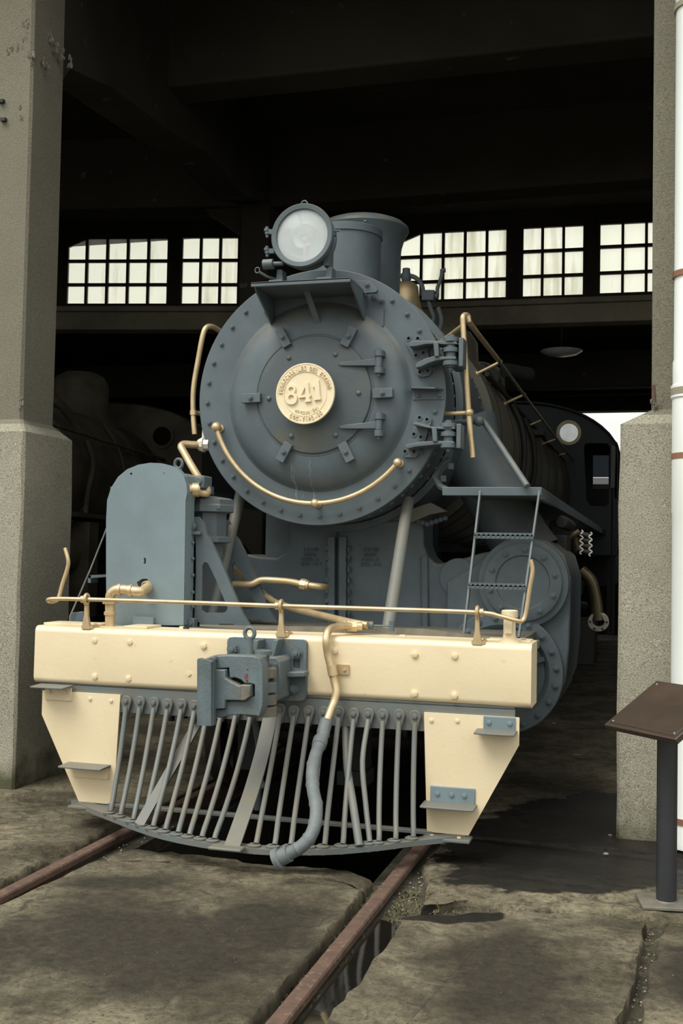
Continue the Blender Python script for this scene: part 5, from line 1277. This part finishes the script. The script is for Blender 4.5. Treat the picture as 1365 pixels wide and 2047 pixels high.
# head: C-shaped casting with the knuckle mouth
YH = -.56
head = [(205,385),(270,360),(430,352),(690,360),(745,385),(775,450),(780,860),(745,970),(560,955),(430,965),(360,990),(285,975),(285,905),(385,900),(405,890),(405,820),(470,815),(560,815),(600,820),(655,780),(700,770),(700,650),(655,640),(600,640),(560,600),(500,580),(445,585),(440,480),(405,485),(300,490),(285,430)]
b = MB(); b.prism([P(*q5(x,y), YH) for x, y in head], (0,.10,0)); hd = b.build('coupler_head', COUP, cp, bevel=.006)
b = MB(); b.prism([P(*q5(x,y), YH+.10) for x, y in [(285,400),(740,400),(775,470),(775,850),(740,950),(430,940),(285,930)]], (0,.14,0)); b.build('head_throat', COUP, cp, bevel=.01)
b = MB(); b.prism([P(*q5(x,y), YH-.005) for x, y in [(720,380),(760,400),(780,460),(782,850),(745,965),(728,960),(742,860),(740,470)]], (0,.012,0)); b.build('casting_edge', COUP, cp)
# guard arm: rolled vertical plate at the open side
arm = []
for (x, y0_, y1_, Y_) in ((120,400,1060,-.60),(135,385,1064,-.66),(200,400,1066,-.675),(262,420,1068,-.66),(285,420,1065,-.62),(285,430,1000,-.55)):
    arm.append((P(*q5(x,y0_), Y_), P(*q5(x,y1_), Y_)))
b = MB(); n6 = len(arm); vs = [p for p, q in arm]+[q for p, q in arm]+[p+V(0,.04,0) for p, q in arm]+[q+V(0,.04,0) for p, q in arm]; fs = []
for i in range(n6-1):
    fs += [(i, n6+i, n6+i+1, i+1), (2*n6+i, 2*n6+i+1, 3*n6+i+1, 3*n6+i), (i, i+1, 2*n6+i+1, 2*n6+i), (n6+i, 3*n6+i, 3*n6+i+1, n6+i+1)]
fs += [(0, 2*n6, 3*n6, n6), (n6-1, 2*n6-1, 4*n6-1, 3*n6-1)]
b.add(vs, fs); b.build('guard_arm', COUP, cp, smooth=60)
b = MB(); b.prism([P(*q5(x,y), -.60) for x, y in [(195,390),(285,360),(305,385),(300,420),(200,415)]], (0,.12,0)); b.build('arm_hook', CASTB, cp, bevel=.006)
# knuckle
kn = [(295,500),(400,500),(403,585),(460,620),(545,665),(560,652),(655,655),(655,775),(600,815),(545,812),(405,808),(400,895),(288,900),(288,520)]
b = MB(); b.prism([P(*q5(x,y), YH-.03) for x, y in kn], (0,.11,0)); b.build('knuckle', COUP, cp, bevel=.006)
b = MB(); b.prism([P(*q5(x,y), YH-.036) for x, y in [(545,668),(562,652),(655,655),(655,772),(600,815),(550,812),(558,700)]], (0,.02,0)); b.build('knuckle_nose', WORN, cp, bevel=.006)
# lift pin with its eye
a_, c_ = P(*q5(650,170), -.42), P(*q5(650,360), -.42)
b = MB(); b.cyl(a_, c_, .021, seg=16); q = P(*q5(652,130), -.42); b.tube([q+V(.028*math.cos(t*PI/10), 0, .030*math.sin(t*PI/10)) for t in range(20)], .0115, 10, closed=True); b.build('lift_pin', COUP, cp)
b = MB(); b.lathe(P(*q5(640,365), -.46), (0,0,1), [(0,-.01),(.10,-.01),(.10,.004),(0,.006)], 24); b.build('head_top', COUP, cp)
# red chalk strokes on the head
b = MB()
def stroke(pts): b.tube([P(*q5(x,y), YH-.002) for x, y in pts], .0022, 5)
stroke([(620,492),(635,488),(628,500)]); stroke([(605,545),(628,540),(632,560),(612,570),(604,580),(630,585)]); stroke([(612,600),(632,600),(630,628),(614,622),(622,606)]); stroke([(600,560),(604,580),(612,590)])
b.build('chalk_mark', RED, cp)

# ---------------------------------------------------------------- brake hose
hz = empty('brake_hose'); hz.parent = LOCO
b = MB(); pp = cr([P(705,1252,.16), P(690,1251,.12), P(668,1254,.05), P(656,1262,-.02), P(652,1280,-.06), P(655,1308,-.055), P(661,1332,-.055), P(668,1362,-.055), P(672,1382,-.065), P(668,1402,-.08), P(660,1422,-.11), P(652,1444,-.145)], 6)
b.tube(pp, .0225, 16); b.build('hose_pipe', GOLD, hz)
b = MB(); q = P(702,1252,.16); b.cyl(q-V(.028,.01,0), q+V(.03,.01,0), .033, seg=6); b.cyl(q+V(.03,.01,0), q+V(.06,.02,0), .026, seg=16); b.cyl(q+V(-.04,-.012,0), q+V(-.028,-.01,0), .036, seg=20); b.build('union_nut', GOLD, hz)
q = P(664,1340,-.055); b = MB(); b.lathe(q, (.2,0,-1), [(.0225,-.030),(.0290,-.030),(.0290,.030),(.0225,.030)], 20); b.box(q.x+.01, q.x+.085, -.012, -.0, q.z-.025, q.z+.030); b.build('pipe_clip', GOLD, hz); bolt(hz, V(q.x+.06, -.012, q.z), .009, GOLD, 'nut')
b = MB(); hp = cr([P(652,1444,-.145), P(647,1465,-.19), P(640,1484,-.25), P(630,1512,-.36), P(624,1545,-.48), P(626,1580,-.56), P(632,1612,-.64), P(630,1645,-.71), P(620,1672,-.76), P(602,1692,-.78), P(582,1704,-.785), P(568,1711,-.785)], 6)
rs = [.0335+(.004 if i % 7 == 0 else 0) for i in range(len(hp))]
b.tube(hp, rs, 18); b.build('rubber_hose', RUBBER, hz)
b = MB(); b.tube([P(652,1442,-.14), P(645,1468,-.195)], .037, 16); b.tube([P(641,1478,-.23), P(637,1492,-.28)], .041, 16); b.build('hose_clamp', RUBBER, hz)
e0 = hp[-1]; dr = (hp[-1]-hp[-6]).normalized(); b = MB(); b.cyl(e0-dr*.03, e0+dr*.035, .042, seg=20); b.lathe(e0+dr*.03, dr, [(.045,-.01),(.056,.0),(.056,.02),(.04,.024),(.03,.01),(0,.008)], 28); b.build('hose_coupling', RUBBER, hz)

# ---------------------------------------------------------------- compressor behind its shield, with pipes
cm = empty('air_compressor'); cm.parent = LOCO
YSH = .33
sh_px = [(213,1250),(212,1150),(212,1040),(214,1000),(222,975),(236,953),(254,938),(276,929),(300,925),(322,926),(342,931),(358,940),(368,952),(373,970),(374,985),(371,1000),(367,1250)]
elb = [(276,1171),(273,1164),(284,1157),(294,1157),(300,1166),(301,1178),(296,1186),(284,1184)]
keyh = [(287,1115),(291,1115),(292,1121),(291,1127),(287,1127),(288,1121)]
def circ(x, y, r, n=10): return [(x+r*math.cos(2*PI*t/n), y+r*math.sin(2*PI*t/n)) for t in range(n)]
b = MB(); b.prism(poly(sh_px, YSH), (0,.006,0), [poly(elb, YSH), poly(keyh, YSH), poly(circ(262,947,2.2), YSH), poly(circ(328,946,2.2), YSH)])
shd = b.build('compressor_shield', SHEET, cm, smooth=0)
# folded side flange of the shield
b = MB()
sp = poly(sh_px, YSH)
for p, q in ((sp[-2], sp[-1]), (sp[-3], sp[-2])): b.add([p, q, q+V(-.0,.14,0), p+V(-.0,.14,0), p+V(-.006,0,0), q+V(-.006,0,0), q+V(-.006,.14,0), p+V(-.006,.14,0)], [(0,1,2,3),(4,7,6,5),(3,2,6,7)])
for i in range(len(sp)-3):
    p, q = sp[i], sp[i+1]; b.add([p, q, q+V(0,.05,0), p+V(0,.05,0)], [(0,1,2,3)])
b.build('shield_flange', SHEET, shd, smooth=60)
b = MB(); b.box(P(266,1245,.31).x, P(307,1245,.31).x, .30, .335, ZT, ZT+.055); b.build('shield_clip', SHEET, shd, bevel=.003)
CX, CYY = -.955, .72
b = MB(); b.lathe((CX,CYY,1.19), (0,0,1), [(.25,0),(.25,.04),(.20,.05),(.20,.22),(.25,.24),(.25,.30),(.20,.31),(.20,.44),(.24,.45),(.24,.49),(.19,.5),(.19,.60),(.27,.61),(.27,.66),(.22,.67),(.22,.86),(.28,.87),(.28,.92),(.22,.94),(.15,1.0),(0,1.02)], 40); b.build('compressor_body', CASTB, cm)
b = MB(); c = P(408,1010,.55); b.lathe(V(c.x-.03,.72,1.19), (0,0,1), [(.10,.45),(.10,.54),(.16,.55),(.16,.58),(.12,.59),(.12,.74),(.17,.75),(.17,.79),(.165,.80),(.165,.83),(.14,.84),(0,.86)], 8); b.build('valve_body', BLUE, cm, smooth=20)
for i in range(5): bolt(cm, V(c.x-.14+i*.055,.60,1.19+.77), .012, BLUE, 'hex', YM)
b = MB(); q = P(387,962,.52); b.box(q.x-.06, q.x+.09, .48, .62, q.z-.05, q.z+.035); b.cyl(q+V(.05,-.05,.0), q+V(.05,.02,.0), .03, seg=12); b.build('governor_head', CASTB, cm, bevel=.01)
q = P(357,927,.45); b = MB(); b.tube([q+V(.026*math.cos(t*PI/10), 0, .030*math.sin(t*PI/10)) for t in range(20)], .011, 10, closed=True); b.cyl(q+V(.01,0,-.03), q+V(.015,0,-.10), .014, seg=10); b.build('lifting_eye', CASTB, cm)
# steam pipe zigzag in gold
stp = hrail('steam_supply_pipe', [P(404,889,.95), P(385,889,.90), P(368,888,.86), P(362,893,.83), P(368,905,.80), P(385,935,.72), P(404,965,.62), P(414,978,.57), P(412,986,.54), P(398,984,.50), P(383,980,.44)], .0255, GOLD, LOCO, 6)
q = P(406,889,.95); b = MB(); b.cyl(q-V(.03,0,0), q+V(.05,0,0), .042, seg=8); b.lathe(q, (-1,0,0), [(.03,-.01),(.055,-.01),(.05,.012),(.03,.02)], 9); b.cyl(q+V(.01,0,0), q+V(.015,0,.13), .022, seg=10); b.build('union_fitting', SILVER, stp)
q = P(384,979,.44); b = MB(); b.cyl(q+V(.035,.03,0), q+V(-.055,-.03,-.005), .038, seg=16); b.lathe(q+V(.02,.015,0), (1,.3,0), [(.036,-.02),(.047,-.02),(.047,.02),(.036,.02)], 10); b.build('pipe_union', GOLD, stp)
# front air pipe with two elbows
b = MB(); y_ = .20
ap = cr([P(220,1252,y_), P(220,1225,y_), P(220,1200,y_), P(222,1187,y_), P(233,1179,y_), P(252,1179,y_), P(270,1182,y_), P(283,1182,y_+.02), P(292,1176,y_+.08), P(295,1168,y_+.18)], 5)
b.tube(ap, .031, 18); air = b.build('air_pipe', GOLD, LOCO)
for c_, d_ in ((P(220,1226,y_), V(0,0,1)), (P(220,1203,y_), V(0,0,1)), (P(240,1179,y_), V(1,0,0)), (P(262,1181,y_), V(1,0,0)), (P(293,1173,y_+.10), V(.3,.9,.2))):
    MB().lathe(c_, d_, [(.030,-.012),(.0385,-.010),(.0385,.010),(.030,.012)], 20).build('pipe_ferrule', GOLD, air)
MB().cyl(P(220,1207,y_), P(220,1196,y_), .047, seg=6).build('pipe_nut', GOLD, air)
# gusset brackets carrying the compressor
br_px = [(383,1034),(396,1033),(406,1045),(412,1068),(418,1075),(440,1120),(472,1196),(484,1225),(500,1252),(470,1252),(466,1247),(440,1247),(434,1252),(402,1252),(398,1244),(388,1240),(392,1150),(391,1072),(380,1066)]
br_h = [(404,1130),(409,1123),(416,1126),(432,1160),(455,1215),(452,1222),(445,1225),(408,1225),(403,1220)]
base = poly(br_px, .47); holeb = poly(br_h, .47)
for k2, dy in enumerate((0.0, .52)):
    b = MB(); off = V(0,dy,0)
    b.prism([p+off for p in base], (0,.03,0), [[p+off for p in holeb]])
    g_ = b.build('compressor_bracket', BLUE, cm)
q = P(387,1052,.455); b = MB(); b.box(q.x-.03, q.x+.055, .43, .50, q.z-.055, q.z-.035); b.build('bracket_lug', BLUE, cm, bevel=.004); bolt(cm, q+V(0,-.01,-.0), .026, BLUE, 'plain', YM)
b = MB(); p = P(395,1060,.47); b.box(p.x-.02, p.x+.02, .50, 1.0, 1.25, p.z-.05); b.build('bracket_web', BLUE, cm)
for yy in (1085,1117,1150,1184,1213): bolt(cm, P(386,yy,.44), .012, BLUE, 'rivet', (1,-.6,0), 'rivet')
b = MB(); q = P(370,1240,.42); b.box(q.x+.0, q.x+.07, .40, .46, ZT-.01, ZT+.05); b.build('bracket_foot', BLUE, cm, bevel=.004); bolt(cm, V(q.x+.04,.40,ZT+.02), .022, BLUE, 'plain', YM)
# copper-gold pipes behind the rod
p1_ = hrail('brake_pipe', [P(466,1168,.95), P(500,1168,.95), P(520,1160,.97), P(545,1160,.98), P(580,1163,1.0), P(610,1169,1.02), P(640,1173,1.05), P(650,1174,1.2)], .0235, GOLD)
b = MB(); q = P(607,1169,1.02); b.cyl(q-V(.022,0,-.003), q+V(.018,0,-.003), .040, seg=8); b.cyl(q+V(.018,0,-.003), q+V(.035,0,-.005), .034, seg=16); b.build('pipe_union', GOLD, p1_)
p2_ = hrail('train_pipe', [P(458,1128,1.15), P(490,1158,1.12), P(525,1186,1.06), P(550,1204,.92), P(585,1216,.72), P(650,1232,.45), P(700,1244,.24), P(735,1250,.20)], .0225, GOLD)
b = MB(); q = P(735,1250,.22); b.cyl(q-V(.03,0,0), q+V(.03,.01,0), .024, seg=14); b.cyl(q+V(.03,.0,.0), q+V(.15,.0,.0), .006, seg=8); b.cyl(q+V(.145,0,-.03), q+V(.145,0,.03), .016, seg=8); b.build('angle_cock', BLUE, p2_)
# guy cable and small shelf by the shield
b = MB(); b.tube([P(215,1052,.45), P(180,1140,.42), P(140,1232,.40), P(140,1242,.40)], .0055, 6); b.build('guy_cable', STEEL, LOCO)
b = MB(); b.prism(poly([(176,1150),(213,1148),(213,1153),(177,1156)], .5), (0,.12,0)); b.box(P(176,1150,.5).x, P(176,1150,.5).x+.02, .5, .6, P(176,1165,.5).z, P(176,1150,.5).z); b.build('side_shelf', BLUE, LOCO)
b = MB(); b.prism(poly([(140,1225),(166,1222),(168,1242),(140,1244)], .42), (0,.05,0)); b.build('cable_anchor', BLUE, LOCO, bevel=.004)
b = MB(); b.box(-1.45, -.75, .95, 3.2, .75, 1.15); b.build('side_tank', DARK, LOCO, bevel=.02)

# ================================================================ second engine in the neighbouring bay
L2 = empty('steam_locomotive', (-6.25, 9.7, 0), 0.145); tag(L2, 'dark second steam locomotive in shadow behind the left pillar', 'locomotive')
D2 = mat('second_engine_grime', (0.14, 0.126, 0.090), (0.07, 0.064, 0.048), 2.0, 0.8, bump=0.3, bscale=20, spec=0.2)
b = MB(); b.lathe((0,0,2.70), (0,1,0), [(0,-8.3),(.80,-8.3),(.82,-8.28),(.82,-6.6),(.88,-6.58),(.90,-2.4),(.96,-1.9),(.96,0)], 72); bo = b.build('boiler', D2, L2)
for y in (-6.5,-5.6,-4.7,-3.8,-2.9,-1.2): MB().lathe((0,0,2.70), (0,1,0), [(.88,y-.02),(.915 if y < -2 else .97,y-.02),(.915 if y < -2 else .97,y+.02),(.88,y+.02)], 72).build('boiler_band', D2, bo)
for yy, r_, h_ in ((-1.1,.43,1.62),(-4.6,.40,1.5)):
    b = MB(); b.lathe((0,yy,2.70), (0,0,1), [(r_+.16,.78),(r_,.98),(r_-.01,h_-.18),(r_-.08,h_-.06),(r_-.2,h_),(0,h_+.02)], 48); b.build('dome', D2, bo)
b = MB(); b.cyl((1.0,-8,3.15), (1.0,0,3.12), .022, seg=10); 
for y in (-7.5,-6,-4.5,-3,-1.5): b.cyl((1.0,y,3.15),(.82,y,3.08),.014,seg=8)
b.build('handrail', D2, L2)
b = MB(); b.tube(cr([(.92,-3.2,3.1),(.97,-3.1,2.8),(.98,-3.3,2.4),(1.02,-3.5,2.0)],5), .035, 10); b.build('side_pipe', D2, L2)
b = MB(); b.tube(cr([(.7,-2.0,3.45),(.9,-1.9,3.1),(1.0,-1.8,2.6)],5), .02, 8); b.build('side_pipe', D2, L2)
b = MB(); b.tube(cr([(.55,-4.2,3.6),(.75,-3.8,3.5),(.85,-3.5,3.3)],5), .06, 10); b.build('side_pipe', D2, L2)
rp = [V(1.60*i/14, 0, 3.30+.74*math.sqrt(max(0, 1-(i/14*.93)**2.2))) for i in range(15)]
ol = [V(1.60,0,1.6)]+rp[::-1]+[V(-p.x,0,p.z) for p in rp[1:]]+[V(-1.60,0,1.6)]
ph = [V(.95+.19*math.cos(2*PI*t/20), 0, 3.50+.19*math.sin(2*PI*t/20)) for t in range(20)]
b = MB(); b.prism(ol, (0,.04,0), [ph]); cb2 = b.build('cab_front', D2, L2)
b = MB(); b.box(-1.6,1.6,.04,2.4,1.6,3.3); b.build('cab_body', DARK, L2)
rg = V(.95,-.01,3.50); MB().lathe(rg, (0,-1,0), [(.15,0),(.20,0),(.20,.02),(.15,.02)], 28).build('porthole_ring', D2, L2)
b = MB()
for i in range(14):
    for s_ in (1,-1):
        p, q = rp[i], rp[i+1]; p = V(p.x*s_,-.1,p.z); q = V(q.x*s_,-.1,q.z)
        b.add([p,q,q+V(0,2.6,0),p+V(0,2.6,0)], [(0,1,2,3)])
b.build('cab_roof', D2, L2)
b = MB(); b.box(.85,1.5,-8.2,0,2.05,2.10); b.box(-1.5,-.85,-8.2,0,2.05,2.10); b.build('running_board', D2, L2)
b = MB(); b.cyl((1.3,-6.3,1.62),(1.3,-5.0,1.62),.26,seg=32); b.box(1.0,1.5,-6.2,-5.1,1.5,1.85); b.cyl((1.22,-6.3,.95),(1.22,-5.0,.95),.36,seg=36); b.box(.5,1.5,-4.6,-4.3,.9,2.0); b.build('cylinder', D2, L2)
b = MB(); b.box(-.7,.7,-8.0,2.2,.8,1.5); b.box(-1.4,1.4,-8.3,-8.0,.85,1.25); b.build('frame', DARK, L2)
for y in (-7.2,-3.6,-2.0,-.3):
    r_ = .4 if y < -5 else .7
    for x in (-.8,.8):
        b = MB(); b.lathe((x,y,r_), (1,0,0), [(0,-.06),(r_,-.06),(r_,.06),(r_-.08,.06),(r_-.1,.02),(.12,.02),(.12,.08),(0,.08)], 40); b.build('wheel', DARK, L2)
